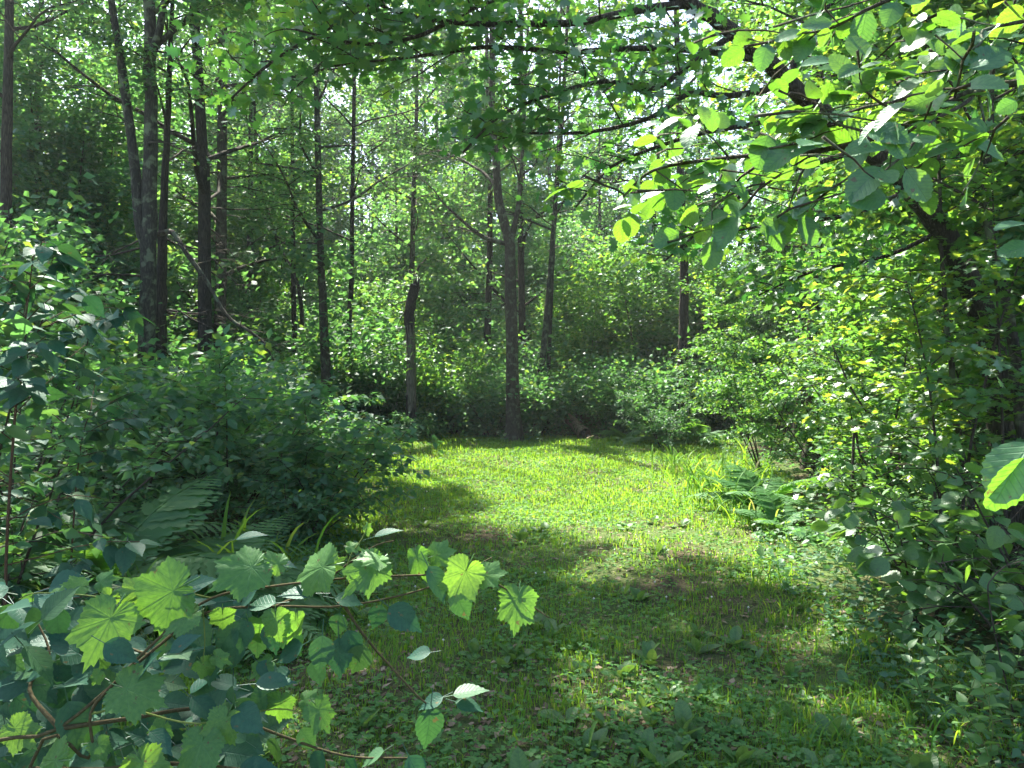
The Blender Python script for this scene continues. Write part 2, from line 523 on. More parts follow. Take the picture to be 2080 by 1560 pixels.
def noise2(x, y, s, seed=0):
    k = R(seed).random(12) * 6.28
    return (np.sin(x * s + k[0] + 1.3 * np.sin(y * s * 0.7 + k[1])) + np.sin(y * s * 1.1 + k[2] + 1.1 * np.sin(x * s * 0.9 + k[3]))
            + 0.6 * np.sin((x + y) * s * 2.1 + k[4]) + 0.6 * np.sin((x - y) * s * 2.3 + k[5])) / 3.2


_cr = R(99)


def keep_mask(p):
    """leaves standing in the sun's way to the clearing, to the near branch or to a few flecks of the path are missing"""
    keep = np.ones(len(p), bool)
    hi = p[:, 2] > 2.4
    def proj(z):
        return p[:, :2] - SUN[:2] / SUN[2] * (p[:, 2:3] - z)
    q = proj(0.2)
    qj = q + 0.10 * _cr.standard_normal(q.shape)
    keep &= ~(in_poly(qj, CLEAR) & hi & (_cr.random(len(p)) > 0.03))
    # openings of the canopy all over the wood
    qg = proj(3.0)
    gap = noise2(qg[:, 0], qg[:, 1], 0.62, 31) + 0.55 * noise2(qg[:, 0], qg[:, 1], 1.7, 32)
    far = np.maximum(np.clip((qg[:, 1] - 9.0) / 6.0, 0, 1), np.clip((-qg[:, 0] - 3.5) / 2.0, 0, 1))
    keep &= ~((p[:, 2] > 5.2) & (gap > 0.62 - 0.66 * far) & (_cr.random(len(p)) > 0.06))
    # shrubs along the right side of the clearing
    q2 = proj(2.0)
    rs = (q2[:, 0] > 2.6) & (q2[:, 0] < 6.5) & (q2[:, 1] > 9.0) & (q2[:, 1] < 15.5) & (p[:, 2] > 4.3)
    keep &= ~(rs & (noise2(q2[:, 0], q2[:, 1], 1.6, 51) > -0.05))
    # near branch at upper right
    q3 = proj(2.1)
    nb = (q3[:, 0] > 0.1) & (q3[:, 0] < 2.0) & (q3[:, 1] > 1.0) & (q3[:, 1] < 2.6) & (p[:, 2] > 3.0)
    keep &= ~(nb & (_cr.random(len(p)) > 0.06))
    for (px, py, r) in ((1340, 1250, .30), (1590, 1290, .42), (1650, 1400, .34), (1250, 1390, .30), (1830, 1480, .3), (650, 1330, .3), (560, 1440, .3), (1120, 1350, .22), (1500, 1180, .2)):
        c = G(px, py)
        fl = ((qj[:, 0] - c[0]) ** 2 + ((qj[:, 1] - c[1]) * 1.2) ** 2) < r * r
        keep &= ~(fl & hi & (_cr.random(len(p)) > 0.12))
    return keep


# ------------------------------------------------------------------ ground
gx = np.unique(np.concatenate([np.linspace(-320, -14, 24), np.linspace(-14, 14, 113), np.linspace(14, 320, 24)]))
gy = np.unique(np.concatenate([np.linspace(-200, -4, 14), np.linspace(-4, 30, 137), np.linspace(30, 420, 26)]))
X, Y = np.meshgrid(gx, gy, indexing='ij')
rg = R(1)
near = (np.abs(X) < 14) & (Y > -4) & (Y < 30)
Z = gz(X, Y) + near * 0.010 * rg.standard_normal(X.shape)
ny = len(gy)
ii, jj = np.meshgrid(np.arange(len(gx) - 1), np.arange(ny - 1), indexing='ij')
a = (ii * ny + jj).ravel()
g = Geo()
g.add(np.stack([X, Y, Z], -1).reshape(-1, 3), np.vstack([np.stack([a, a + ny, a + ny + 1], -1), np.stack([a, a + ny + 1, a + 1], -1)]))
m, nt, out = new_mat("forest_soil")
tc = nt.nodes.new("ShaderNodeTexCoord")
n1 = nt.nodes.new("ShaderNodeTexNoise"); n1.inputs["Scale"].default_value = 1.1; n1.inputs["Detail"].default_value = 8
n2 = nt.nodes.new("ShaderNodeTexNoise"); n2.inputs["Scale"].default_value = 38; n2.inputs["Detail"].default_value = 6; n2.inputs["Roughness"].default_value = 0.75
n3 = nt.nodes.new("ShaderNodeTexVoronoi"); n3.inputs["Scale"].default_value = 26
for n in (n1, n2, n3):
    nt.links.new(tc.outputs["Object"], n.inputs["Vector"])
soil = ramp(nt, n2.outputs[0], [(0.3, (0.035, 0.026, 0.017)), (0.55, (0.085, 0.064, 0.042)), (0.75, (0.15, 0.12, 0.085))])
moss = ramp(nt, n2.outputs[0], [(0.3, (0.04, 0.08, 0.02)), (0.7, (0.10, 0.16, 0.04))])
mf = ramp(nt, n1.outputs[0], [(0.36, (0.1, 0.1, 0.1)), (0.56, (0.85, 0.85, 0.85))])
mx = nt.nodes.new("ShaderNodeMix"); mx.data_type = 'RGBA'
nt.links.new(mf, mx.inputs[0]); nt.links.new(soil, mx.inputs[6]); nt.links.new(moss, mx.inputs[7])
b = nt.nodes.new("ShaderNodeBsdfPrincipled"); b.inputs["Roughness"].default_value = 0.95
b.inputs["Specular IOR Level"].default_value = 0.15
nt.links.new(mx.outputs[2], b.inputs["Base Color"])
bm = nt.nodes.new("ShaderNodeBump"); bm.inputs["Strength"].default_value = 0.8; bm.inputs["Distance"].default_value = 0.03
nt.links.new(mth(nt, 'ADD', n2.outputs[0], n3.outputs["Distance"]), bm.inputs["Height"]); nt.links.new(bm.outputs[0], b.inputs["Normal"])
nt.links.new(b.outputs[0], out.inputs["Surface"])
part("ground", g.mesh("ground", m, True), None, "structure")


def clearing_samples(rng, n, ymin=2.6, ymax=24, power=1.0):
    """points on the open ground, denser near the camera"""
    u = rng.random(n)
    y = ymin * (ymax / ymin) ** (u ** power)
    x = (rng.random(n) * 2 - 1) * (0.72 * y + 0.3)
    left = np.interp(y, [2, 4, 6, 8, 12, 17, 24], [-2.6, -2.6, -2.4, -2.5, -4.0, -6.5, -9])
    right = np.interp(y, [2, 4, 6, 8, 12, 17, 24], [2.6, 2.6, 2.3, 2.9, 4.4, 5.2, 7])
    k = (x > left) & (x < right)
    return x[k], y[k]


# grass
rng = R(5)
x, y = clearing_samples(rng, 380000, 2.5, 23, 0.85)
dens = noise2(x, y, 1.5, 3) * 0.5 + noise2(x, y, 6.5, 4) * 0.55
lit = in_poly(np.stack([x, y], -1), CLEAR)
track = np.exp(-((x - (0.85 + 0.02 * y)) / 0.85) ** 2) * (y < 8.5) * 0.35
k = rng.random(len(x)) < np.clip(0.55 + dens * 0.75 + 0.35 * (y > 8.5) - track, 0.08, 1)
x, y = x[k], y[k]
nb = len(x)
h = (0.035 + 0.055 * rng.random(nb) ** 1.5) * (1 + 0.5 * np.clip(noise2(x, y, 2.1, 9), -0.6, 1)) * np.interp(y, [2, 8, 12, 22], [1, 1.0, 1.25, 1.7])
h *= 1 + 0.7 * (np.abs(x - 0.5) > 2.0) * (y < 9)
w = (0.0016 + 0.0014 * rng.random(nb)) * np.interp(y, [2, 6, 12, 22], [1.15, 1.5, 2.7, 4.0])
az = rng.random(nb) * 6.283
bd = np.stack([np.cos(az), np.sin(az), np.zeros(nb)], -1)
sd = np.stack([-np.sin(az + 0.5), np.cos(az + 0.5), np.zeros(nb)], -1)
b0 = np.stack([x, y, gz(x, y) - 0.012], -1)
ln = (0.15 + 0.75 * rng.random(nb))[:, None]
hh = h[:, None]
p1 = b0 + bd * hh * ln * 0.25 + UP * hh * 0.6
p2 = b0 + bd * hh * ln * 0.95 + UP * hh * (1.05 - 0.35 * ln)
ww = w[:, None]
V = np.stack([b0 - sd * ww, b0 + sd * ww, p1 - sd * ww * 0.8, p1 + sd * ww * 0.8, p2], 1).reshape(-1, 3)
tf = np.array([[0, 1, 3], [0, 3, 2], [2, 3, 4]])
F = (tf[None] + (np.arange(nb) * 5)[:, None, None]).reshape(-1, 3)
g = Geo(); g.add(V, F, np.repeat(rng.random(nb), 3))
o = part("grass", g.mesh("grass", L_GRASS), None, "stuff")
o["label"] = "short patchy grass covering the clearing and the path"; o["category"] = "grass"

# clover and small broad weeds
rng = R(6)
x, y = clearing_samples(rng, 70000, 2.5, 22, 0.9)
k = rng.random(len(x)) < np.clip(0.5 + 0.8 * noise2(x, y, 1.9, 12) + 0.15 * (y > 8), 0.03, 1) * np.interp(y, [2.5, 5, 8], [0.75, 0.8, 1.1])
x, y = x[k], y[k]
n = len(x)
hgt = 0.015 + 0.045 * rng.random(n)
c0 = np.stack([x, y, gz(x, y) + hgt], -1)
sz = (0.014 + 0.013 * rng.random(n)) * np.interp(y, [2, 6, 12, 22], [1, 1.15, 1.6, 2.3])
a0 = rng.random(n) * 6.283
g = Geo()
wide = t_ov4(0.46)
for kk in range(3):
    a = a0 + kk * 2.094
    f = np.stack([np.cos(a), np.sin(a), 0.15 + 0.25 * rng.standard_normal(n)], -1)
    g.inst(wide, frames(f, UP + 0.35 * rng.standard_normal((n, 3)), sz), c0, rng.random(n))
o = part("clover", g.mesh("clover", L_CLOVER), None, "stuff")
o["label"] = "low clover and small weeds mixed through the grass"; o["category"] = "clover"

# white clover heads
rng = R(16)
x, y = clearing_samples(rng, 520, 4.5, 20, 0.8)
g = Geo()
for xx, yy in zip(x, y):
    zz = float(gz(xx, yy)) + 0.022 + 0.03 * rng.random()
    th = np.linspace(0, 6.283, 6, endpoint=False)
    r = 0.009 * (1 + 0.4 * (yy > 9))
    v = np.array([[xx, yy, zz + r]] + [[xx + r * math.cos(t), yy + r * math.sin(t), zz] for t in th] + [[xx, yy, zz - r]])
    f = [[0, 1 + i, 1 + (i + 1) % 6] for i in range(6)] + [[7, 1 + (i + 1) % 6, 1 + i] for i in range(6)]
    g.add(v, f, rng.random())
    g.tube(np.array([[xx, yy, zz - 0.06], [xx, yy, zz - r]]), 0.0006, 3)
o = part("clover_flowers", g.mesh("clover_flowers", L_FLOWER), None, "stuff")
o["label"] = "tiny white clover heads dotted over the lawn"; o["category"] = "flowers"

# dead leaf litter
rng = R(7)
x, y = clearing_samples(rng, 34000, 2.5, 24, 0.85)
k = rng.random(len(x)) < np.clip(0.45 - 0.5 * noise2(x, y, 1.5, 3) + track.mean(), 0.05, 1)
x, y = x[k], y[k]
n = len(x)
g = Geo()
a = rng.random(n) * 6.283
f = np.stack([np.cos(a), np.sin(a), 0.18 * rng.standard_normal(n)], -1)
g.inst(t_ov4(0.32), frames(f, UP + 0.3 * rng.standard_normal((n, 3)), 0.02 + 0.04 * rng.random(n)), np.stack([x, y, gz(x, y) + 0.008 + 0.008 * rng.random(n)], -1), rng.random(n))
for i in range(260):
    tx, ty = x[i * 7 % n], y[i * 7 % n]
    a = rng.random() * 6.283; L = 0.05 + 0.16 * rng.random() ** 2
    d_ = np.array([math.cos(a), math.sin(a), 0.05 * rng.standard_normal()])
    b0_ = np.array([tx, ty, float(gz(tx, ty)) + 0.012])
    g.tube(np.array([b0_, b0_ + d_ * L * 0.5 + 0.008 * rng.standard_normal(3), b0_ + d_ * L + np.array([0, 0, 0.01])]), [0.003, 0.0025, 0.0012], 4)
o = part("leaf_litter", g.mesh("leaf_litter", L_DEAD), None, "stuff")
o["label"] = "brown dead leaves scattered on the bare soil of the path"; o["category"] = "leaf litter"


# leafy undergrowth on the forest floor around the clearing
rng = R(8)
n = 90000
y = 2.8 * (30 / 2.8) ** (rng.random(n) ** 0.8)
x = (rng.random(n) * 2 - 1) * (0.74 * y + 0.5)
left = np.interp(y, [2, 4, 6, 8, 12, 17, 22, 30], [-1.5, -1.7, -1.6, -1.9, -3.2, -5.5, -7.5, 0])
right = np.interp(y, [2, 4, 6, 8, 12, 17, 22, 30], [1.9, 1.9, 2.0, 2.5, 3.6, 4.6, 5.5, 0])
k = ((x < left) | (x > right) | (y > 22)) & (rng.random(n) < np.clip(0.55 + 0.6 * noise2(x, y, 1.3, 41), 0.1, 1))
x, y = x[k], y[k]
n = len(x)
a = rng.random(n) * 6.283
f = np.stack([np.cos(a), np.sin(a), -0.1 + 0.25 * rng.standard_normal(n)], -1)
g = Geo()
g.inst(OV4, frames(f, UP + 0.4 * rng.standard_normal((n, 3)), (0.04 + 0.035 * rng.random(n)) * np.interp(y, [3, 10, 30], [0.9, 1.2, 2.0])),
       np.stack([x, y, gz(x, y) + 0.03 + 0.30 * rng.random(n) ** 1.4 * np.interp(np.maximum(left[k] - x, x - right[k]), [-9, 0, 0.6], [1, 0.3, 1])], -1), rng.random(n))
o = part("undergrowth", g.mesh("undergrowth", L_SHRUB), None, "stuff")
o["label"] = "low leafy undergrowth covering the forest floor around the lawn"; o["category"] = "undergrowth"


# ------------------------------------------------------------------ woody plants: generators
def limb_path(rng, start, az, el, L, n=7, curve=0.0, wig=0.12):
    pts = [np.asarray(start, float)]
    st = L / (n - 1)
    for i in range(n - 1):
        d = np.array([math.cos(az) * math.cos(el), math.sin(az) * math.cos(el), math.sin(el)])
        pts.append(pts[-1] + d * st)
        az += wig * rng.standard_normal() * 1.4
        el += curve / (n - 1) + wig * rng.standard_normal() * 0.8
    return np.array(pts)


def at_t(path, t):
    i = t * (len(path) - 1)
    a = min(int(i), len(path) - 2)
    return path[a] + (path[a + 1] - path[a]) * (i - a), nrm(path[a + 1] - path[a])


def sprays(rng, limb, r, nsub, sublen, wood, droop=-0.25, t0=0.2, sub2=2):
    """side branches of a limb: adds wood, returns the twig paths that carry leaves"""
    tw = [limb[len(limb) // 2:]]
    for i in range(nsub):
        t = t0 + (1 - t0) * (i + rng.random()) / nsub
        p, d = at_t(limb, min(t, 0.99))
        az = math.atan2(d[1], d[0]) + (1 if i % 2 else -1) * (0.5 + 0.7 * rng.random())
        L = sublen * (1.15 - 0.6 * t) * (0.7 + 0.6 * rng.random())
        sp = limb_path(rng, p, az, 0.15 + 0.35 * rng.standard_normal() * 0.6, L, 5, droop, 0.16)
        wood.tube(sp, np.linspace(r * 0.34, 0.004, 5), 3)
        tw.append(sp)
        for j in range(sub2):
            p2, d2 = at_t(sp, 0.3 + 0.6 * rng.random())
            az2 = math.atan2(d2[1], d2[0]) + (1 if j % 2 else -1) * (0.5 + 0.6 * rng.random())
            s2 = limb_path(rng, p2, az2, 0.1 + 0.25 * rng.standard_normal(), L * 0.5, 4, droop, 0.15)
            wood.tube(s2, np.linspace(r * 0.18, 0.003, 4), 3)
            tw.append(s2)
    return tw


def leaves_on(rng, twigs, n, size, spread=0.10, vs=0.6, flat=0.55, t0=0.1):
    """leaf positions and directions along twigs"""
    L = np.array([np.linalg.norm(np.diff(t, axis=0), axis=1).sum() for t in twigs])
    idx = rng.choice(len(twigs), n, p=L / L.sum())
    tt = t0 + (1 - t0) * rng.random(n) ** 0.8
    pos = np.empty((n, 3)); dr = np.empty((n, 3))
    for i in range(len(twigs)):
        k = idx == i
        if not k.any():
            continue
        p = twigs[i]; m_ = len(p) - 1
        s = tt[k] * m_
        a_ = np.minimum(s.astype(int), m_ - 1)
        pos[k] = p[a_] + (p[a_ + 1] - p[a_]) * (s - a_)[:, None]
        dr[k] = nrm(p[a_ + 1] - p[a_])
    pos += spread * rng.standard_normal((n, 3)) * np.array([1, 1, vs])
    s = np.where(rng.random(n) < 0.5, 1.0, -1.0)[:, None]
    side = nrm(np.cross(dr, UP) + 1e-6) * s
    f = dr * 0.6 + side * (0.5 + 0.5 * rng.random((n, 1))) + 0.35 * rng.standard_normal((n, 3)) + np.array([0, 0, -0.22])
    nn = UP + flat * rng.standard_normal((n, 3))
    sz = size * (0.65 + 0.6 * rng.random(n))
    return pos, f, nn, sz


def make_tree(name, label, group, path, r0, r1, bark, crown_z0, nlimb, limb_len, nleaf, leaf_size, lmat, tmpl, seed,
              extra=(), el=(0.15, 0.7), dead=0, flat=0.55, spread=0.16, fixed_limbs=(), cat="tree", nsub=6, sublen=0.42, extra_leaf=True, taper=1.0):
    rng = R(seed)
    path = smooth_path(path, 4)
    n = len(path)
    base = path[0].copy()
    root = thing(name, label, cat, base, group)
    s = np.linspace(0, 1, n)
    rad = r0 + (r1 - r0) * s ** taper
    rad = rad * (1 + 0.75 * np.exp(-s * n * 0.9))
    g = Geo()
    g.tube(path + 0.006 * rng.standard_normal(path.shape), rad, 12, 0.025, rng)
    tw = []
    for pth, ra, rb in extra:                       # forks of the trunk
        pth = smooth_path(pth, 4)
        g.tube(pth, np.linspace(ra, rb, len(pth)), 9, 0.03, rng)
    part("trunk", g.mesh("trunk", bark, True, base), root)
    hosts = [(path, rad)] + ([(smooth_path(p_, 4), np.linspace(a_, b_, len(smooth_path(p_, 4)))) for p_, a_, b_ in extra] if extra_leaf else [])
    az = rng.random() * 6.283
    for i in range(nlimb):
        hp, hr = hosts[i % len(hosts)]
        zs = hp[:, 2]
        lo = max(crown_z0, zs.min() + 0.3)
        z = lo + (zs.max() - lo) * ((i + rng.random()) / nlimb) ** 0.9
        k = int(np.clip(np.searchsorted(zs, z), 1, len(zs) - 1))
        rel = (z - crown_z0) / max(zs.max() - crown_z0, 0.1)
        az += 2.4 + 0.5 * rng.standard_normal()
        L = limb_len * (1.0 - 0.55 * rel ** 1.5) * (0.7 + 0.5 * rng.random())
        lp = limb_path(rng, hp[k], az, el[0] + (el[1] - el[0]) * rng.random() + 0.3 * rel, L, 8, 0.05, 0.13)
        lr = min(hr[k] * 0.5, 0.012 + L * 0.014)
        lg = Geo(); lg.tube(lp, np.linspace(lr, 0.006, len(lp)), 6)
        t_ = sprays(rng, lp, lr, nsub, L * sublen, lg)
        part("limb", lg.mesh("limb", bark if lr > 0.03 else B_TWIG, True, base), root)
        tw += t_
    for pts, ra in fixed_limbs:
        lp = smooth_path(pts, 3)
        L = np.linalg.norm(np.diff(lp, axis=0), axis=1).sum()
        lg = Geo(); lg.tube(lp, np.linspace(ra, 0.007, len(lp)), 7)
        t_ = sprays(rng, lp, ra * 0.7, 11, L * 0.26, lg, t0=0.12)
        part("limb", lg.mesh("limb", bark, True, base), root)
        tw += t_ * (5 if name == "forked_tree" else 2)  # forked tree's added overhead limbs leafed thicker to deepen the path's shade
    for i in range(dead):                            # bare dead limbs low on the trunk
        z = 1.6 + (max(crown_z0, 3) - 1.6) * rng.random() * 1.2
        k = int(np.clip(np.searchsorted(path[:, 2], z), 1, n - 1))
        lp = limb_path(rng, path[k], rng.random() * 6.283, 0.15 - 0.5 * rng.random(), 1.0 + 1.8 * rng.random(), 8, -0.4, 0.28)
        lg = Geo(); lg.tube(lp, np.linspace(0.022, 0.004, 8), 5)
        sprays(rng, lp, 0.018, 6, 0.7, lg, -0.5)
        part("dead_limb", lg.mesh("dead_limb", B_TWIG, True, base), root)
    if nleaf and tw:
        nleaf = int(nleaf * (1.45 if path[0][1] > 16 else 1.7))
        pos, f, nn, sz = leaves_on(rng, tw, nleaf, leaf_size, spread, 0.55, flat)
        k = keep_mask(pos)
        g = Geo(); g.inst(tmpl, frames(f[k], nn[k], sz[k]), pos[k], rng.random(int(k.sum())))
        part("crown", g.mesh("crown", lmat, False, base), root, "stuff")
    return root


def make_shrub(name, label, group, base, height, radius, nstem, nleaf, leaf_size, lmat, tmpl, seed, n_obj=0, obj_mesh=None,
               lean=(0, 0), el=(0.9, 1.4), bark=None, twigs_per=8, spread=0.03, flat=0.45, t_low=0.25, cat="shrub", stem_r=0.012, droop=-0.5):
    rng = R(seed)
    base = np.array([base[0], base[1], float(gz(base[0], base[1])) - 0.03])
    root = thing(name, label, cat, base, group)
    bark = bark or B_TWIG
    tw = []
    az = rng.random() * 6.283
    for i in range(nstem):
        az += 2.4 + 0.3 * rng.standard_normal()
        e = el[0] + (el[1] - el[0]) * rng.random()
        L = height / max(math.sin(e), 0.5) * (0.55 + 0.65 * rng.random())
        sp = limb_path(rng, base + np.array([0.06 * math.cos(az), 0.06 * math.sin(az), 0]), az, e, L, 9, droop * (1.2 - e / 1.6), 0.07)
        s = np.linspace(0, 1, 9)[:, None]
        sp = sp + s ** 1.5 * np.array([lean[0], lean[1], 0])
        g = Geo(); g.tube(sp, np.linspace(stem_r, stem_r * 0.25, 9), 5)
        for j in range(twigs_per):
            t = t_low + (1 - t_low) * (j + rng.random()) / twigs_per
            p, d = at_t(sp, min(t, 0.99))
            a2 = az + (j * 2.4) + 0.6 * rng.standard_normal()
            tl = radius * (0.35 + 0.35 * rng.random()) * (1.2 - 0.5 * t)
            tp = limb_path(rng, p, a2, 0.35 + 0.25 * rng.standard_normal(), tl, 5, -0.6, 0.12)
            g.tube(tp, np.linspace(stem_r * 0.4, 0.002, 5), 3)
            tw.append(tp)
        tw.append(sp[5:])
        part("stem", g.mesh("stem", bark, True, base), root)
    nleaf = int(nleaf * (1.9 if n_obj < nleaf * 0.6 else 1.0))
    pos, f, nn, sz = leaves_on(rng, tw, nleaf, leaf_size, max(spread, 0.05), 0.6, flat, 0.0)
    k = keep_mask(pos)
    pos, f, nn, sz = pos[k], f[k], nn[k], sz[k]
    pos[:, 2] = np.maximum(pos[:, 2], gz(pos[:, 0], pos[:, 1]) + 0.03)
    if n_obj:
        order = np.argsort(np.linalg.norm(pos - np.array([0, 0, EYE]), axis=1))
        for i in order[:n_obj]:
            leaf_obj("leaf", obj_mesh, root, pos[i], f[i], nn[i], sz[i])
        rest = order[n_obj:]
    else:
        rest = np.arange(len(pos))
    if len(rest):
        g = Geo(); g.inst(tmpl, frames(f[rest], nn[rest], sz[rest]), pos[rest], rng.random(len(rest)))
        part("foliage", g.mesh("foliage", lmat, False, base), root, "stuff")
    return root


def pxpath(pts, d, base_on_ground=True):
    """trunk outline of the photo at its real distance (d may change along the stem)"""
    out = []
    for i, p in enumerate(pts):
        dd = p[2] if len(p) > 2 else d
        out.append(P(p[0], p[1], dd))
    out = np.array(out)
    if base_on_ground:
        out[0, 2] = float(gz(out[0, 0], out[0, 1])) - 0.08
    return out


# ------------------------------------------------------------------ standing trees seen one by one
make_tree("forked_tree", "straight grey lichen spotted tree whose dark second stem leans away above a fork", None,
          pxpath([(300, 973), (299, 760), (302, 500), (306, 300), (304, 100), (300, -140), (294, -500), (290, -1000)], 12.5),
          0.152, 0.05, B_GREY, 7.2, 20, 5.0, 25000, 0.12, L_CANOPY, OV4, 101,
          extra=[(pxpath([(298, 500), (284, 450), (272, 325), (246, 125), (226, 0), (190, -300), (150, -700)], 12.5, False), 0.105, 0.03),
                 (pxpath([(304, 120), (322, 70), (334, 0), (365, -150), (410, -400)], 12.4, False), 0.075, 0.025)],
          dead=7, fixed_limbs=[(np.array([[-5.85, 12.5, z_ - 2.0], [-4.4 + 0.1 * ex, 12.2, z_ - 1.2], [(ex - 5.9) / 2 + 0.6, (ey + 12.4) / 2, z_ - 0.4], [ex, ey, z_]]), 0.05)
                               for ex, ey, z_ in ((-1.0, 11.0, 10), (0.3, 9.5, 11), (-0.5, 12.2, 12), (-2.2, 9.0, 9.6), (1.2, 11.3, 13), (-3.2, 8.2, 11), (2.2, 9.6, 13), (-1.2, 7.6, 12.4), (-4.0, 10.0, 9.0), (0.0, 11.6, 9.6), (-2.4, 12.0, 10.6), (0.9, 10.2, 9.8))])  # limb ends above the view, added to shade the near path
make_tree("furrowed_tree", "dark furrowed stem pressed against the grey lichen spotted tree", None,
          pxpath([(328, 962), (326, 750), (327, 600), (330, 500), (333, 425), (338, 300), (345, 150), (350, 0), (352, -200)], 13.2),
          0.115, 0.02, B_DARK, 4.5, 9, 2.2, 2600, 0.10, L_CANOPY, OV4, 102, dead=5,
          fixed_limbs=())
# the bare hooked branch hanging from it
lp = smooth_path([P(322, 476, 12.9), P(350, 472, 12.7), P(376, 510, 12.5), P(420, 572, 12.4), P(460, 640, 12.3), P(505, 672, 12.2), P(536, 696, 12.2), P(556, 732, 12.1)], 4)
g = Geo(); g.tube(lp, np.linspace(0.05, 0.012, len(lp)), 8, 0.05, R(3))
sprays(R(4), lp, 0.03, 8, 0.7, g, -0.6)
fb = g.mesh("hanging_branch", B_MID, True)
o = part("hanging_branch", fb); o["label"] = "bare crooked branch hanging down beside the grey lichen spotted tree"; o["category"] = "branch"

make_tree("oak_tree", "tall dark straight trunk standing behind the hooked hanging branch", None,
          pxpath([(421, 915), (416, 700), (415, 400), (411, 300), (400, 100), (398, -40), (394, -300), (390, -700)], 18),
          0.17, 0.06, B_DARK, 4.5, 22, 5.0, 11000, 0.115, L_CANOPY, OV4, 103, dead=6)
make_tree("forest_tree", "dark trunk with a stubby side branch at the edge behind the tall leafy sapling", None,
          pxpath([(4, 953), (10, 520), (14, 250), (18, 60), (20, -300), (22, -800)], 14),
          0.11, 0.05, B_DARK, 6.0, 16, 4.2, 5200, 0.105, L_CANOPY, OV4, 104, dead=3)
make_tree("forest_tree", "slim brown trunk bare to its crown beside the broken snag", None,
          pxpath([(664, 890), (661, 740), (656, 600), (652, 540), (646, 300), (640, 100), (636, -300)], 21.5),
          0.15, 0.05, B_MID, 4.8, 18, 4.2, 9000, 0.12, L_CANOPY, OV4, 105, dead=3)
make_tree("forest_tree", "thin dark trunk standing between the slim brown trunk and the snag", None,
          pxpath([(704, 882), (708, 700), (714, 560), (716, 400), (720, 100), (722, -200)], 23.5),
          0.10, 0.04, B_DARK, 5.0, 14, 3.6, 7000, 0.12, L_CANOPY, OV4, 106)
make_tree("forked_oak", "big furrowed oak trunk at the back of the clearing forking above a crooked side limb", None,
          pxpath([(1043, 888), (1041, 760), (1037, 600), (1035, 500), (1026, 460), (1012, 400), (1008, 330), (1000, 250), (1000, 100), (996, -150), (990, -400)], 21.0),
          0.185, 0.05, B_MID, 6.2, 20, 4.6, 11000, 0.115, L_CANOPY, OV4, 107,
          extra=[(pxpath([(1036, 500), (1046, 455), (1054, 410), (1060, 330), (1066, 200), (1075, 0)], 21.0, False), 0.09, 0.03)],
          fixed_limbs=[(np.array([P(1030, 495, 21), P(992, 486, 20.9), P(962, 468, 20.8), P(930, 440, 20.7), P(900, 412, 20.6), P(880, 385, 20.6), P(850, 360, 20.5)]), 0.07),
                       (np.array([P(1036, 610, 21), P(1005, 628, 20.8), P(975, 630, 20.7), P(950, 625, 20.6)]), 0.04)])
make_tree("leaning_tree", "thin grey tree leaning to the right behind the big furrowed oak", None,
          pxpath([(1084, 872), (1092, 800), (1105, 700), (1118, 550), (1126, 440), (1138, 300), (1150, 100), (1160, -150)], 24),
          0.12, 0.04, B_GREY, 5.0, 14, 3.4, 7500, 0.12, L_CANOPY, OV4, 108)
make_tree("leaning_tree", "slender dark pole tree close beside the thin grey leaning tree", None,
          pxpath([(1108, 868), (1116, 700), (1122, 560), (1128, 420), (1136, 200), (1140, 0)], 25),
          0.07, 0.03, B_DARK, 5.2, 10, 3.0, 5000, 0.12, L_CANOPY, OV4, 109)
make_tree("forest_tree", "dark trunk half hidden just behind the big furrowed oak", None,
          pxpath([(984, 866), (989, 700), (994, 560), (995, 400), (990, 200), (986, -100)], 26),
          0.14, 0.05, B_DARK, 6.0, 16, 4.0, 8500, 0.125, L_CANOPY, OV4, 110)
make_tree("forest_tree", "broad dark trunk behind the sunlit shrubs where the clearing narrows", None,
          pxpath([(1386, 884), (1388, 700), (1390, 560), (1384, 400), (1378, 200), (1372, -100), (1370, -400)], 22.5),
          0.17, 0.05, B_DARK, 4.8, 18, 4.4, 9500, 0.12, L_CANOPY, OV4, 111)
make_tree("forest_tree", "shaded furrowed trunk rising out of the sunlit shrubs", None,
          pxpath([(1650, 955), (1652, 750), (1654, 600), (1660, 450), (1664, 200), (1668, -200)], 13.5),
          0.13, 0.05, B_MID, 4.6, 18, 4.4, 9500, 0.11, L_MAPLE, OV4, 112)
make_tree("forest_tree", "dark trunk standing deep in the wood behind the shaded furrowed trunk", None,
          pxpath([(1712, 918), (1712, 700), (1712, 560), (1712, 420), (1716, 200), (1720, -200)], 17),
          0.15, 0.05, B_DARK, 4.4, 18, 4.4, 9000, 0.115, L_CANOPY, OV4, 113)
make_tree("forest_tree", "pale barked trunk standing behind the foot of the arching tree", None,
          pxpath([(2012, 1040), (2010, 850), (2006, 700), (2010, 500), (2020, 300), (2030, 0), (2040, -500)], 9.0),
          0.13, 0.05, B_GREY, 4.8, 16, 3.8, 9000, 0.10, L_CANOPY, OV4, 114)
make_tree("sapling_tree", "slender bare sapling stem bending up beside the arching tree", None,
          pxpath([(1987, 1160), (1980, 1060), (1960, 950), (1940, 850), (1930, 700), (1920, 600), (1911, 480), (1908, 300)], 6.3),
          0.034, 0.012, B_MID, 2.6, 7, 1.5, 900, 0.085, L_MAPLE, OV4, 115)
make_tree("sapling_tree", "bowed grey sapling crossing in front of the arching trunk", None,
          pxpath([(2095, 1190), (2078, 900), (2060, 700), (2032, 560), (2003, 420), (2008, 300), (2020, 100)], 6.0),
          0.05, 0.02, B_GREY, 2.8, 8, 1.6, 1100, 0.085, L_MAPLE, OV4, 116)
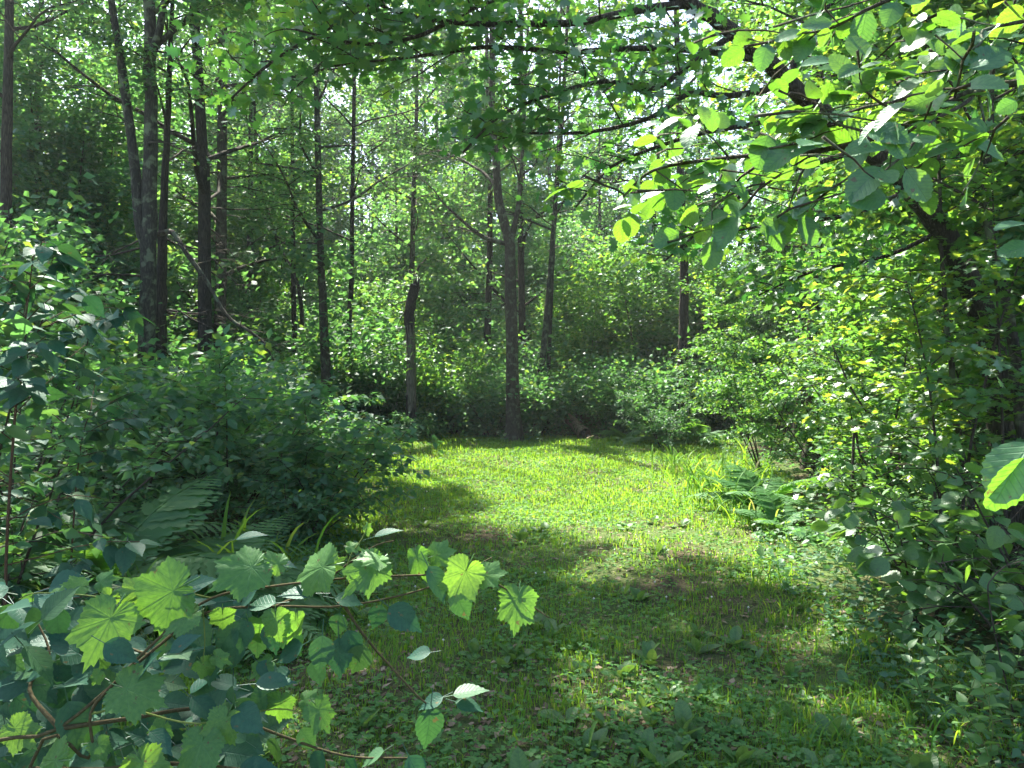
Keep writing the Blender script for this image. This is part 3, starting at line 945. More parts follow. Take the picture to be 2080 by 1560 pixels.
for i, (a, bq, dd, r, lab) in enumerate([
        ([(604, 880), (600, 740), (596, 560), (594, 300)], 0, 26, .12, "thin dark trunk behind the tip of the hooked hanging branch"),
        ([(622, 872), (615, 700), (606, 580), (560, 480), (520, 300)], 0, 27, .09, "crooked thin tree leaning away to the left of the slim brown trunk"),
        ([(508, 868), (506, 720), (508, 520), (510, 250)], 0, 28, .18, "stout grey trunk in the hazy wood beyond the tall dark straight trunk"),
        ([(484, 862), (488, 700), (498, 560), (506, 500)], 0, 30, .12, "short leaning trunk against the stout grey trunk in the haze")]):
    make_tree("forest_tree", lab, None, pxpath(a + [(a[-1][0], -100)], dd), r, 0.04, [B_DARK, B_MID, B_GREY, B_GREY][i], 5.0, 14, 3.8, 7000, 0.13, L_CANOPY, OV4, 120 + i)

# arching tree over the right side, with the lobed-leaf limbs that hang into the top of the picture
arch = pxpath([(2056, 1165, 6.6), (2040, 900, 6.6), (2010, 680, 6.5), (1962, 560, 6.4), (1912, 468, 6.3), (1850, 385, 6.2), (1760, 300, 6.1),
               (1630, 195, 6.0), (1560, 125, 5.9), (1480, 60, 5.8), (1400, 8, 5.7), (1280, -60, 5.6), (1120, -130, 5.6)], 6.6)
fl = []
for pts, r, d0, d1 in [
        ([(1400, 8), (1300, 20), (1180, 45), (1080, 48), (960, 48), (880, 40), (800, 22), (740, -5)], .035, 5.7, 5.0),
        ([(1560, 125), (1440, 105), (1300, 98), (1150, 105), (1000, 95), (880, 110), (760, 125), (670, 135)], .028, 5.9, 5.2),
        ([(1600, 175), (1480, 195), (1400, 190), (1320, 240), (1200, 268), (1090, 270), (990, 265)], .028, 6.0, 5.4),
        ([(1660, 222), (1540, 250), (1430, 270), (1330, 300), (1240, 340), (1170, 420)], .024, 6.0, 5.5),
        ([(1490, 70), (1400, 130), (1330, 180), (1230, 165), (1130, 190), (1020, 232), (940, 310)], .026, 5.8, 5.1),
        ([(1280, -60), (1150, -20), (1000, 0), (860, 70), (740, 90), (600, 60)], .026, 5.6, 5.0),
        ([(1120, -130), (960, -60), (820, -30), (700, 40), (560, 120), (470, 200)], .026, 5.6, 5.2),
        ([(1760, 300), (1620, 345), (1500, 400), (1420, 470), (1350, 530)], .026, 6.1, 5.9),
        ([(1850, 385), (1720, 438), (1600, 450), (1480, 472)], .024, 6.2, 6.0),
        ([(1912, 468), (1800, 520), (1650, 552), (1540, 600)], .022, 6.3, 6.6),
        ([(1600, 170), (1640, 60), (1720, -20), (1800, -80)], .03, 6.0, 6.3),
        ([(1850, 385), (1900, 250), (1980, 120), (2060, 20)], .035, 6.2, 6.6)]:
    n = len(pts)
    fl.append((np.array([P(p[0], p[1], d0 + (d1 - d0) * i / (n - 1)) for i, p in enumerate(pts)]), r))
arch_root = make_tree("arching_tree", "dark tree arching overhead from the right with long drooping lobed-leaf limbs", None,
                      arch, 0.128, 0.04, B_DARK, 99, 0, 1, 3300, 0.088, L_OAK, LOBED, 130, fixed_limbs=fl, flat=0.6, spread=0.13, taper=0.75)

# broken snag
sp = pxpath([(836, 905), (835, 750), (834, 690), (831, 645), (834, 620), (841, 590), (845, 578)], 21.4)
root = thing("snag", "broken dead tree stump with bark above and pale bare wood below", "snag", sp[0])
pp = smooth_path(sp, 5)
rng = R(140)
lowk = pp[:, 2] < P(0, 655, 21.4)[2]
k = int(lowk.sum())
g = Geo(); g.tube(pp[:k + 1], np.linspace(0.15, 0.118, k + 1), 14, 0.06, rng)
foot = Geo(); m_ = max(3, int(k * 0.30))
foot.tube(pp[:m_], np.linspace(0.19, 0.135, m_), 14, 0.09, rng)
part("bark_foot", foot.mesh("bark_foot", B_DARK, True, sp[0]), root)
part("bare_wood", g.mesh("bare_wood", B_PALE, True, sp[0]), root)
g = Geo(); rr = np.linspace(0.145, 0.135, len(pp) - k + 1); rr[-1] = 0.09
g.tube(pp[k - 1:], rr, 14, 0.07, rng)
for i in range(9):
    a = i * 0.7
    q = pp[-1] + np.array([0.07 * math.cos(a), 0.07 * math.sin(a), -0.05])
    g.tube(np.array([q, q + np.array([0.01, 0, 0.12 + 0.18 * rng.random()])]), [0.035, 0.004], 4)
for i in range(9):                                  # ragged strips of bark left on the bare wood
    a = i * 0.70 + 0.25 * rng.standard_normal(); m_ = max(2, int(k * (0.15 + 0.5 * rng.random() ** 1.5)))
    seg = pp[k - m_:k + 2]
    rs_ = np.interp(np.arange(k - m_, k + 2), [0, k], [0.15, 0.118])
    off = np.stack([rs_ * math.cos(a), rs_ * math.sin(a), 0 * rs_], -1)
    g.tube(seg + off * 0.82, np.linspace(0.012, 0.055, len(seg)), 6, 0.15, rng)
part("bark_top", g.mesh("bark_top", B_DARK, True, sp[0]), root)
for pts in ([(827, 612), (812, 614), (800, 622), (786, 628)], [(824, 632), (815, 645), (809, 658), (806, 668)]):
    lp = np.array([P(a, b_, 21.3) for a, b_ in pts])
    g = Geo(); g.tube(lp, np.linspace(0.022, 0.006, len(lp)), 5)
    part("stub_branch", g.mesh("stub_branch", B_TWIG, True, sp[0]), root)

# rotten log at the back of the clearing
A_, B_ = G(1188, 890), G(1150, 872)
A_[2] += 0.12; B_ = P(1150, 846, 24.5)
lp = smooth_path([A_, (A_ * 0.6 + B_ * 0.4) + np.array([0, 0, .02]), B_], 8)
rng = R(141)
root = thing("fallen_log", "rotten broken log lying end-on at the back edge of the clearing", "log", A_ - np.array([0, 0, .2]))
g = Geo(); g.tube(lp, np.linspace(0.20, 0.14, len(lp)), 12, 0.10, rng)
part("log_bark", g.mesh("log_bark", B_LOG, True, root.location), root)
g = Geo()
for i in range(14):
    a = rng.random() * 6.28; r = 0.13 * rng.random() ** .5
    q = A_ + np.array([r * math.cos(a), 0.02, r * math.sin(a)])
    g.tube(np.array([q + np.array([0, .1, 0]), q + np.array([0.03 * rng.standard_normal(), -0.06 - 0.12 * rng.random(), -.02])]), [0.035, 0.015], 5)
part("splintered_end", g.mesh("splintered_end", B_PALE, False, root.location), root)
g = Geo()
q = G(1205, 893)
g.tube(smooth_path([q + [-.16, 0, .05], q + [0, -.05, .10], q + [.22, .03, .03]], 4), 0.05, 7, 0.2, rng)
o = part("wood_chunk", g.mesh("wood_chunk", B_LOG, False)); o["label"] = "small rotten chunk of wood beside the end of the fallen log"; o["category"] = "wood"

# ------------------------------------------------------------------ the wood behind: trees of a few builds, each a thing of its own
VAR = []
for v in range(7):
    rng = R(200 + v)
    H = 15 + 5 * rng.random()
    wood = Geo(); tw = []
    tp = limb_path(rng, (0, 0, -0.1), rng.random() * 6.28, 1.53, H, 12, 0.0, 0.02)
    tp[0] = (0, 0, -0.1)
    tp = smooth_path(tp, 2)
    rad = np.linspace(0.17 - 0.012 * v, 0.035, len(tp)); rad[0] *= 1.4
    wood.tube(tp, rad, 9, 0.03, rng)
    az = 0
    for i in range(22):
        t = 0.13 + 0.86 * (i + rng.random()) / 22
        p, d = at_t(tp, t)
        az += 2.4 + 0.5 * rng.standard_normal()
        L = (3.9 if v % 2 else 3.2) * (1.05 - 0.6 * t) * (0.7 + 0.5 * rng.random())
        lp = limb_path(rng, p, az, 0.15 + 0.55 * rng.random(), L, 7, 0.05, 0.14)
        lr = 0.012 + 0.012 * L
        wood.tube(lp, np.linspace(lr, 0.006, 7), 5)
        tw += sprays(rng, lp, lr, 5, L * 0.42, wood, sub2=1)
    VAR.append((wood, leaves_on(rng, tw, 8500, 0.20, 0.30, 0.9, 0.9), rng.random(8500), [B_DARK, B_MID, B_GREY][v % 3]))
VM = [(w_.mesh("trunk", bk, True), None) for (w_, lv, tn, bk) in VAR]
CM = []
for (w_, lv, tn, bk) in VAR:
    g = Geo(); g.inst(KITE, frames(lv[1], lv[2], lv[3]), lv[0], tn); CM.append(g.mesh("crown", L_CANOPY))
rng = R(300)
spots = []
tries = 0
while len(spots) < 100 and tries < 9000:
    tries += 1
    yy = 20 + 48 * rng.random() ** 0.8
    xx = (rng.random() * 2 - 1) * (0.80 * yy + 2)
    if yy < 25 and -7 < xx < 7:
        continue
    if all((xx - a) ** 2 + (yy - b_) ** 2 > (2.3 + 0.015 * yy) ** 2 for a, b_ in spots):
        spots.append((xx, yy))
nfar = len(spots)
for i in range(18):     # tall trees of the far wood
    q_ = R(777 + i).random(2)
    spots.append((-20 + 26 * (i + q_[0]) / 18, 47 + 14 * q_[1]))
# along the two sides, nearer than the back wood
for s in ((-11.5, 19), (-8.2, 21.5), (-14.5, 21), (9.5, 12.5), (11, 17.5), (8.4, 19.5), (13, 13), (10.2, 9.2), (7.6, 15.6), (8.2, 6.2), (-17, 19), (15, 18)):
    spots.append(s)
for i, (xx, yy) in enumerate(spots):
    v = int(rng.integers(0, 7)); rz = rng.random() * 6.283; s_ = 0.8 + 0.4 * rng.random() + 0.35 * (nfar <= i < nfar + 18)
    th = 0.75 + 0.5 * rng.random()
    side = abs(xx) > 7 and yy < 21
    root = thing("forest_tree", (["dark-barked", "brown-barked", "grey lichen-barked"][v % 3] + (" forest tree lining the side of the wood next to the shrubs" if side else " slender forest tree standing deep in the wood behind the clearing")),
                 "tree", (xx, yy, float(gz(xx, yy))), (["dark", "brown", "grey"][v % 3] + (" trees along the sides of the clearing" if side else " trees of the wood behind the clearing")))
    root.rotation_euler = (0, 0, rz); root.scale = (s_, s_, s_)
    part("trunk", VM[v][0], root)
    lv = VAR[v][1]
    c_, s2 = math.cos(rz), math.sin(rz)
    Rm = np.array([[c_, -s2, 0], [s2, c_, 0], [0, 0, 1]])
    wp = lv[0] @ Rm.T * s_ + np.array([xx, yy, float(gz(xx, yy))])
    k = keep_mask(wp) if yy < 46 else np.ones(len(wp), bool)
    if (~k).sum() > 40:
        g = Geo(); g.inst(KITE, frames(lv[1][k], lv[2][k], lv[3][k]), lv[0][k], VAR[v][2][k])
        part("crown", g.mesh("crown", L_CANOPY), root, "stuff")
    else:
        part("crown", CM[v], root, "stuff")

# understory saplings and bushes of the wood, again shared builds
SV = []
for v in range(6):
    rng = R(400 + v)
    H = [1.7, 2.4, 3.4, 5.0, 6.5, 9.5][v]; n_st = [7, 6, 5, 3, 2, 2][v]; rad = [1.0, 1.2, 1.4, 1.8, 2.0, 2.3][v]
    wood = Geo(); tw = []
    az = 0
    for i in range(n_st):
        az += 2.4
        e = [0.95, 1.1, 1.2, 1.38, 1.46, 1.48][v]
        sp = limb_path(rng, (0.05 * math.cos(az), 0.05 * math.sin(az), -0.05), az, e, H * 1.05, 9, -0.15, 0.06)
        sr = [.012, .015, .02, .03, .04, .05][v]
        wood.tube(sp, np.linspace(sr, .005, 9), 5)
        nt_ = [9, 10, 14, 20, 26, 34][v]
        for j in range(nt_):
            t = 0.15 + 0.84 * (j + rng.random()) / nt_
            p, d = at_t(sp, t)
            tp = limb_path(rng, p, rng.random() * 6.283, 0.55 + 0.35 * rng.standard_normal(), rad * (0.25 + 0.75 * rng.random()), 5, -0.3, 0.2)
            wood.tube(tp, np.linspace(.006, .002, 5), 3)
            tw.append(tp)
    nl = [3600, 4500, 5600, 7000, 7500, 10000][v]
    lv = leaves_on(rng, tw, nl, 0.135, 0.20, 0.9, 0.85, 0.0)
    g = Geo(); g.inst(KITE, frames(lv[1], lv[2], lv[3]), lv[0], rng.random(nl))
    SV.append((wood.mesh("stem", B_TWIG, True), g.mesh("foliage", L_SHRUB), g))
SB = [g_.mesh("foliage", L_BRIGHT) for (_, _, g_) in SV]
rng = R(401)
spots = []
for i in range(230):
    yy = 22.4 + 24 * rng.random() ** 1.2
    xx = (rng.random() * 2 - 1) * (0.74 * yy)
    v_ = int(rng.choice([0, 1, 2, 3, 4, 5], p=[.14, .18, .20, .17, .16, .15]))
    spots.append((xx, yy, (v_ if yy > 31 or abs(xx) > 9 else min(v_, 3)) if yy > 27 or abs(xx) > 8 else int(min(v_, 1) * (rng.random() < 0.6)), 0))
for i in range(34):      # thick brush right along the back edge
    yy = 21.9 + 2.6 * rng.random(); xx = -8.0 + 15.5 * (i + rng.random()) / 34
    spots.append((xx, yy, int(rng.choice([0, 1], p=[.6, .4])), 0))
rng = R(402)
for i in range(44):      # left wood
    yy = 10.5 + 11 * rng.random(); xx = -(0.36 * yy + 0.5 + 5.5 * rng.random() + max(0, yy - 15) * 0.22)
    v_ = int(rng.choice([0, 1, 2, 3, 4, 5]))
    if v_ >= 3 and yy < 16.5:
        v_ -= 3
    ppx = 1040 + xx / yy * FPX
    if v_ >= 1 and yy < 19 and 180 < ppx < 520:
        v_ = 0
    spots.append((xx, yy, v_, 1))
for i in range(42):      # right wood
    yy = 8.5 + 12 * rng.random(); xx = 0.42 * yy + 1.0 + 4.5 * rng.random()
    spots.append((xx, yy, int(rng.choice([1, 2, 3, 4, 5])), 2))
def hides(xx, yy, v):
    """would stand between the camera and the snag or the log"""
    ppx = 1040 + xx / yy * FPX
    wpx = [1.2, 1.3, 1.5, 1.7, 1.8, 2.0][v] / yy * FPX
    return (yy < 22.2 + (v > 0) and abs(ppx - 836) < wpx * 0.8) or (yy < 25 and abs(ppx - 1172) < wpx * 0.75 + 20)


for xx, yy, v, zone in spots:
    if zone == 0 and hides(xx, yy, v):
        continue
    pale = zone == 2 or rng.random() < 0.28
    where = ["under the trees behind the clearing", "in the wood past the forked grey tree", "behind the sunlit shrubs of the right-hand thicket"][zone]
    what = ["low spreading shrub", "waist-high shrub", "head-high shrub", "short bushy sapling", "slender leafy sapling", "tall leafy sapling"][v]
    root = thing("understory_shrub" if v < 3 else "understory_sapling", ("pale-leaved " if pale else "dark-leaved ") + what + " growing " + where,
                 "shrub" if v < 3 else "sapling", (xx, yy, float(gz(xx, yy))), ("pale " if pale else "dark ") + what + "s " + where)
    root.rotation_euler = (0, 0, rng.random() * 6.283)
    s_ = 0.75 + 0.5 * rng.random()
    if yy < 27 and zone == 0:
        s_ = 0.45 + 0.95 * rng.random() ** 1.3
    root.scale = (s_ * (0.85 + 0.4 * rng.random()), s_ * (0.85 + 0.4 * rng.random()), s_)
    part("stem", SV[v][0], root)
    part("foliage", SB[v] if pale else SV[v][1], root, "stuff")

# ------------------------------------------------------------------ shrubs of the left side
M_SHRUB = as_mesh("leaf", t_blade(ovate(0.32, 0.36, 1.2), 4, 0.0, 1, 0.14, 0.16, 0.15), L_SHRUB)
M_BRIGHT = as_mesh("leaf", t_blade(ovate(0.33, 0.38, 1.0), 4, 0.0, 1, 0.14, 0.14, 0.15), L_BRIGHT)
M_HAZEL = as_mesh("leaf", t_blade(ovate(0.41, 0.42, 0.75, 0.45), 7, 0.014, 2, 0.10, 0.14, 0.18), L_HAZEL)
M_HERB = as_mesh("leaf", t_blade(ovate(0.25, 0.38, 1.1, 0.7), 6, 0.0, 1, 0.16, 0.18, 0.06), L_HERB)
M_POPLAR = as_mesh("leaf", t_blade(ovate(0.33, 0.34, 1.35, 0.55), 8, 0.010, 2, 0.16, 0.16, 0.4), L_POPLAR)
M_ALDER = [as_mesh("leaf", t_blade(ovate(0.385, 0.46, 0.62, 0.55), 8, 0.016, 2, 0.14 + .05 * i, 0.10 + 0.12 * i, 0.16, 0.006, 0.1 * (i - 1)), L_ALDER) for i in range(3)]
M_GRAPE = [as_mesh("leaf", t_grape(i, [.10, .2, .3, .15, .34, .26, .08][i], [1, .4, 1.6, .8, 2.2, 1.3, .6][i]), L_GRAPE) for i in range(7)]

left_shrubs = [
    ((-3.0, 8.2), 1.7, 1.2, 8, 1700, .112, 280, (0.2, -0.1), "broad dark leafy shrub standing in front of the forked grey tree"),
    ((-2.1, 8.1), 1.4, 0.95, 8, 1400, .10, 280, (0.3, -0.1), "dark leafy shrub whose branch tips reach out over the clearing's edge"),
    ((-3.9, 8.0), 1.6, 1.2, 7, 1300, .112, 160, (0, 0), "dark leafy shrub behind the fern clump and left-hand grass tuft"),
    ((-2.0, 7.3), 0.7, 0.7, 8, 1300, .065, 200, (0.1, 0), "low spreading shrub at the foot of the dark leafy shrub by the lawn"),
    ((-4.9, 7.6), 2.4, 1.4, 7, 1400, .112, 120, (0, 0), "tall dark shrub growing behind the leafy poplar sapling"),
    ((-3.6, 10.0), 1.3, 1.3, 7, 1400, .115, 60, (0, 0), "shaded shrub around the foot of the forked grey tree"),
    ((-3.9, 13.2), 1.3, 1.1, 7, 1700, .09, 0, (0, 0), "shaded shrub past the dark leafy shrubs where the lawn widens"),
]
for i, (b_, h_, r_, ns, nl, ls, no, ln_, lab) in enumerate(left_shrubs):
    make_shrub("leafy_shrub", lab, None, b_, h_, r_ * 1.25, ns, nl, ls, L_SHRUB, OV4, 500 + i, no, M_SHRUB, ln_, el=(0.55, 1.45), spread=0.07)

# tall sapling at the left edge with bluish pointed leaves
def stem_plant(name, label, group, pts, r, bark, nleaf, size, mesh, seed, cat, twig=0.28, ntw=9, normal_cam=0.25, mat_d=None, t0=0.1):
    rng = R(seed)
    pts = smooth_path(pts, 4)
    root = thing(name, label, cat, pts[0], group)
    g = Geo(); g.tube(pts, np.linspace(r, r * 0.3, len(pts)), 7)
    tw = [pts[len(pts) // 3:]]
    for j in range(ntw):
        p, d = at_t(pts, min(t0 + (1 - t0) * (j + rng.random()) / ntw, 0.99))
        tp = limb_path(rng, p, rng.random() * 6.283, 0.35 + 0.25 * rng.standard_normal(), twig * (0.6 + 0.7 * rng.random()), 5, -0.5, 0.12)
        g.tube(tp, np.linspace(r * 0.4, 0.0015, 5), 4)
        tw.append(tp)
    part("stem", g.mesh("stem", bark, True, pts[0]), root)
    pos, f, nn, sz = leaves_on(rng, tw, nleaf, size, 0.012, 0.7, 0.4, 0.1)
    nn = nn + normal_cam * np.array([0, -1, 0.2])
    f = f + np.array([0, 0, -0.3])
    for i in range(nleaf):
        leaf_obj("leaf", mesh if not isinstance(mesh, list) else mesh[i % len(mesh)], root, pos[i] + 0.18 * sz[i] * nrm(f[i]), f[i], nn[i], sz[i])
    return root


q = P(8, 1250, 3.0); q[2] = float(gz(q[0], q[1])) - 0.03
stem_plant("poplar_sapling", "tall thin sapling with reddish stem and bluish pointed leaves at the left edge", None,
           [q, P(12, 1150, 3.0), P(30, 850, 3.0), P(45, 700, 3.02), P(58, 600, 3.05), P(66, 530, 3.1)], 0.007, B_RED, 210, 0.098, M_POPLAR, 520, "sapling", 0.42, 20)
q = P(-60, 1200, 3.6); q[2] = -0.02
stem_plant("poplar_sapling", "bushy bluish-leaved sapling half out of sight behind the reddish-stemmed one", None,
           [q, P(-40, 900, 3.6), P(40, 760, 3.6), P(90, 640, 3.6)], 0.007, B_RED, 210, 0.10, M_POPLAR, 521, "sapling", 0.5, 14)
q = P(130, 1250, 3.9); q[2] = -0.02
stem_plant("poplar_sapling", "short bluish-leaved sapling standing in front of the fern clump", None,
           [q, P(150, 1050, 3.9), P(165, 900, 3.9), P(185, 830, 3.9)], 0.006, B_RED, 130, 0.09, M_POPLAR, 522, "sapling", 0.4, 10)

for i, (b_, h_, r_, lab) in enumerate([((-2.75, 3.95), 1.5, 0.8, "leafy shrub crowding behind the reddish-stemmed sapling at the left edge"),
                                      ((-3.3, 5.2), 1.9, 1.1, "tall leafy shrub between the left-edge saplings and the fern clump"),
                                      ((-4.1, 6.2), 2.1, 1.2, "leafy shrub rising behind the dark fern on the left")]):
    make_shrub("leafy_shrub", lab, None, b_, h_, r_, 8, 900, .085, L_SHRUB, OV4, 530 + i, 280, M_SHRUB)
# ------------------------------------------------------------------ shrubs of the right side
right_shrubs = [
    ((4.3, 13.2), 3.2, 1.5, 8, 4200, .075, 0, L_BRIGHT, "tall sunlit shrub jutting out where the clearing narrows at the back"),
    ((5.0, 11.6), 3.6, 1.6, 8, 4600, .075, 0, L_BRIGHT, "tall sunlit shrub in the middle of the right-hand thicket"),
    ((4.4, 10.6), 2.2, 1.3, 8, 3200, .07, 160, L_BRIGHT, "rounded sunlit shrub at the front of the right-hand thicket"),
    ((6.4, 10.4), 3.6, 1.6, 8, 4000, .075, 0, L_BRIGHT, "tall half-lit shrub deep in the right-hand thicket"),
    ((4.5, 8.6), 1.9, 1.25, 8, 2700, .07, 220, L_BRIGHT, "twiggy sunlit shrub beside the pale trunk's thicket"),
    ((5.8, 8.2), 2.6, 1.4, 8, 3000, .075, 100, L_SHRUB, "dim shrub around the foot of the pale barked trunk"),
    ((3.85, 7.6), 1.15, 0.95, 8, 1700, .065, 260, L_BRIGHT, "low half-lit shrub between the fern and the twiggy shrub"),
    ((3.3, 6.2), 0.9, 0.9, 8, 1100, .07, 260, L_HAZEL, "low dark shrub at the path edge past the round-leaved hazel"),
    ((3.6, 18.3), 1.5, 1.2, 7, 1900, .08, 0, L_SHRUB, "dark shrub in the shade at the back right corner of the lawn"),
    ((3.7, 22.8), 1.6, 1.2, 7, 1700, .085, 0, L_SHRUB, "dark bushy shrub beside the fallen log"),
]
make_shrub("leafy_shrub", "small shrub at the foot of the broken snag", None, (-2.75, 20.4), 0.75, 0.7, 6, 700, .085, L_SHRUB, OV4, 539)
make_shrub("leafy_shrub", "low dark shrub leaning against the base of the snag", None, (-2.2, 20.8), 0.6, 0.6, 6, 600, .085, L_SHRUB, OV4, 538)
for i, (b_, h_, r_, ns, nl, ls, no, lm, lab) in enumerate(right_shrubs):
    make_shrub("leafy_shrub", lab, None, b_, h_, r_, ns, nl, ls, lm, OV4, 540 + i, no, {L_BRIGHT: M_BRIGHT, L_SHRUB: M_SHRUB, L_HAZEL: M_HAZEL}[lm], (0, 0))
make_shrub("hazel_bush", "round-leaved hazel bush with broad toothed leaves beside the path", None, (2.62, 4.8), 0.92, 0.85, 9, 340, .115, L_HAZEL, OVW, 560, 290, M_HAZEL, (0, -0.1), el=(0.8, 1.3), twigs_per=6)
make_shrub("hazel_bush", "large-leaved hazel bush half out of sight beyond the path's right edge", None, (3.3, 4.6), 1.15, 0.9, 9, 330, .115, L_HAZEL, OVW, 561, 280, M_HAZEL, (0, 0), el=(0.8, 1.3), twigs_per=6)
make_shrub("hazel_bush", "small hazel bush in front of the two larger hazel bushes", None, (2.75, 3.9), 0.62, 0.6, 7, 190, .10, L_HAZEL, OVW, 562, 180, M_HAZEL, (0, 0), el=(0.7, 1.2), twigs_per=5)

for i, (b_, h_, r_, nl, lab) in enumerate([((3.4, 6.0), 3.0, 1.3, 900, "thin maple sapling with flat layered leaves in front of the arching trunk"),
                                          ((3.9, 6.0), 3.4, 1.5, 1100, "leafy maple sapling screening the foot of the arching tree"),
                                          ((3.75, 7.9), 2.6, 1.2, 900, "sunlit maple sapling above the low half-lit shrub")]):
    make_shrub("maple_sapling", lab, None, b_, h_, r_, 3, nl, .085, L_MAPLE, LOBED, 565 + i, 0, None, (0, 0), el=(1.3, 1.5), twigs_per=16, cat="sapling", stem_r=0.016, flat=0.35, t_low=0.3)
# dead arching stems inside the thicket on the right
for i, (pts, d, lab) in enumerate([
        ([(1730, 1080), (1735, 870), (1748, 925), (1795, 990), (1850, 1080)], 7.0, "bare dark stem bent over inside the right-hand thicket"),
        ([(2000, 1040), (1930, 980), (1850, 930), (1780, 860), (1730, 790), (1690, 700)], 6.6, "long bare dead branch slanting through the right-hand thicket"),
        ([(2070, 1290), (2010, 1230), (2020, 1170), (2075, 1130)], 3.6, "thin curved grey twig looping above the herbs")]):
    lp = smooth_path(pxpath(pts, d), 5)
    r_ = 0.0045 if i == 2 else 0.016
    g = Geo(); g.tube(lp, np.linspace(r_, r_ * 0.4, len(lp)), 6, 0.05, R(i))
    sprays(R(570 + i), lp, r_ * 0.9, 4 if i == 2 else 7, 0.25 if i == 2 else 0.6, g, -0.2)
    o = part("dead_branch", g.mesh("dead_branch", B_TWIG, True)); o["label"] = lab; o["category"] = "branch"

# ------------------------------------------------------------------ ferns, tall grass, herbs
FM = [t_frond(i, 0.28 + 0.14 * i).mesh("frond", L_FERN, False) for i in range(4)]


def fern(label, base, n, L, seed, el=0.75, group=None):
    rng = R(seed)
    z0 = float(gz(base[0], base[1]))
    root = thing("fern", label, "fern", (base[0], base[1], z0), group)
    for i in range(n):
        a = 6.283 * i / n + 0.4 * rng.standard_normal()
        e = el + 0.22 * rng.standard_normal()
        f = np.array([math.cos(a) * math.cos(e), math.sin(a) * math.cos(e), math.sin(e)])
        nn = np.array([-math.cos(a) * math.sin(e), -math.sin(a) * math.sin(e), math.cos(e)])
        leaf_obj("frond", FM[int(rng.integers(0, 4))], root, (base[0], base[1], z0 - 0.02), f, nn, L * (0.75 + 0.4 * rng.random()))


fern("large dark fern clump behind the short bluish-leaved sapling", (-2.75, 5.0), 12, 1.3, 600, 0.85)
fern("dark fern at the foot of the tall dark shrub", (-3.3, 5.5), 10, 1.3, 601, 0.85)
fern("fern spreading its fronds beside the tall grass tuft", (-2.1, 5.0), 11, 1.1, 602, 0.8)
fern("low fern in front of the tall grass tuft", (-1.75, 4.6), 9, 0.85, 603, 0.6)
fern("low dark fern hidden among the left-hand herbs", (-2.6, 4.1), 8, 0.6, 604, 0.5)
fern("sunlit upright fern at the right edge of the lawn", (2.95, 9.0), 10, 0.85, 605, 0.95)
fern("half-lit fern behind the low dark shrub at the path edge", (3.6, 6.7), 10, 0.85, 606, 0.8)
fern("shaded fern under the twiggy sunlit shrub", (4.35, 6.6), 10, 0.95, 607, 0.8)
fern("small sunlit fern beside the tall grass on the right", (2.75, 7.9), 8, 0.6, 608, 0.8)
fern("tall fern clump in the shade at the back right corner", (3.9, 19.5), 12, 1.25, 609, 0.9)
fern("dark fern beside the log at the back of the clearing", (3.1, 20.8), 10, 0.95, 610, 0.7)
fern("spreading fern next to the tall fern clump in the back corner", (4.6, 19.0), 10, 1.1, 611, 0.7)


def t_grassblade(seed):
    rg_ = R(seed)
    n = 9
    t = np.linspace(0, 1, n)
    w = 0.014 * np.sin(math.pi * np.clip(t * 0.9 + 0.1, 0, 1)) ** 0.7 + 0.0008
    y = t * 0.55 + 0.0 * t; z = t * 0.95 - (0.25 + 0.25 * rg_.random()) * t ** 3
    y = 0.08 * t + (0.35 + 0.3 * rg_.random()) * t ** 2.2
    v = np.concatenate([np.stack([-w, y, z], -1), np.stack([w, y, z], -1)])
    f = [[i, n + i, n + i + 1] for i in range(n - 1)] + [[i, n + i + 1, i + 1] for i in range(n - 1)]
    return v, np.array(f)


GB = [as_mesh("blade", t_grassblade(i), L_GRASS) for i in range(4)]


def grass_tuft(label, base, n, L, seed, spread=0.15, group=None):
    rng = R(seed)
    z0 = float(gz(base[0], base[1]))
    root = thing("grass_tuft", label, "grass", (base[0], base[1], z0), group)
    for i in range(n):
        o = part("blade", GB[int(rng.integers(0, 4))], root)
        s_ = L * (0.55 + 0.6 * rng.random())
        o.matrix_basis = (Matrix.Translation((spread * rng.standard_normal(), spread * rng.standard_normal(), -0.03))
                          @ Matrix.Rotation(rng.random() * 6.283, 4, 'Z') @ Matrix.Rotation(0.2 * rng.standard_normal(), 4, 'X') @ Matrix.Scale(s_, 4))


grass_tuft("tall grass tuft with long arching blades in front of the dark shrub", (-1.9, 5.4), 46, 0.95, 620, 0.18)
grass_tuft("thin tall grass tuft among the left-hand herbs", (-2.15, 4.6), 34, 0.75, 621, 0.2)
for i, (bx, by, L) in enumerate([(2.55, 10.2, .8), (2.9, 9.9, .9), (2.45, 9.2, .65), (3.3, 10.6, .9), (2.55, 8.3, .55), (3.0, 11.6, .8), (2.75, 12.8, .75)]):
    grass_tuft("tall sunlit grass tuft at the right edge of the lawn below the sunlit shrubs", (bx, by), 40, L, 630 + i, 0.16, "tall grass along the right edge of the lawn")
for i, (bx, by, L) in enumerate([(1.75, 5.0, .28), (1.95, 4.4, .3), (1.9, 5.7, .3), (1.7, 3.6, .26), (1.35, 3.2, .22), (2.0, 3.35, .3)]):
    grass_tuft("small fine grass tuft at the right edge of the path", (bx, by), 46, L, 640 + i, 0.10, "small tufts along the right edge of the path")


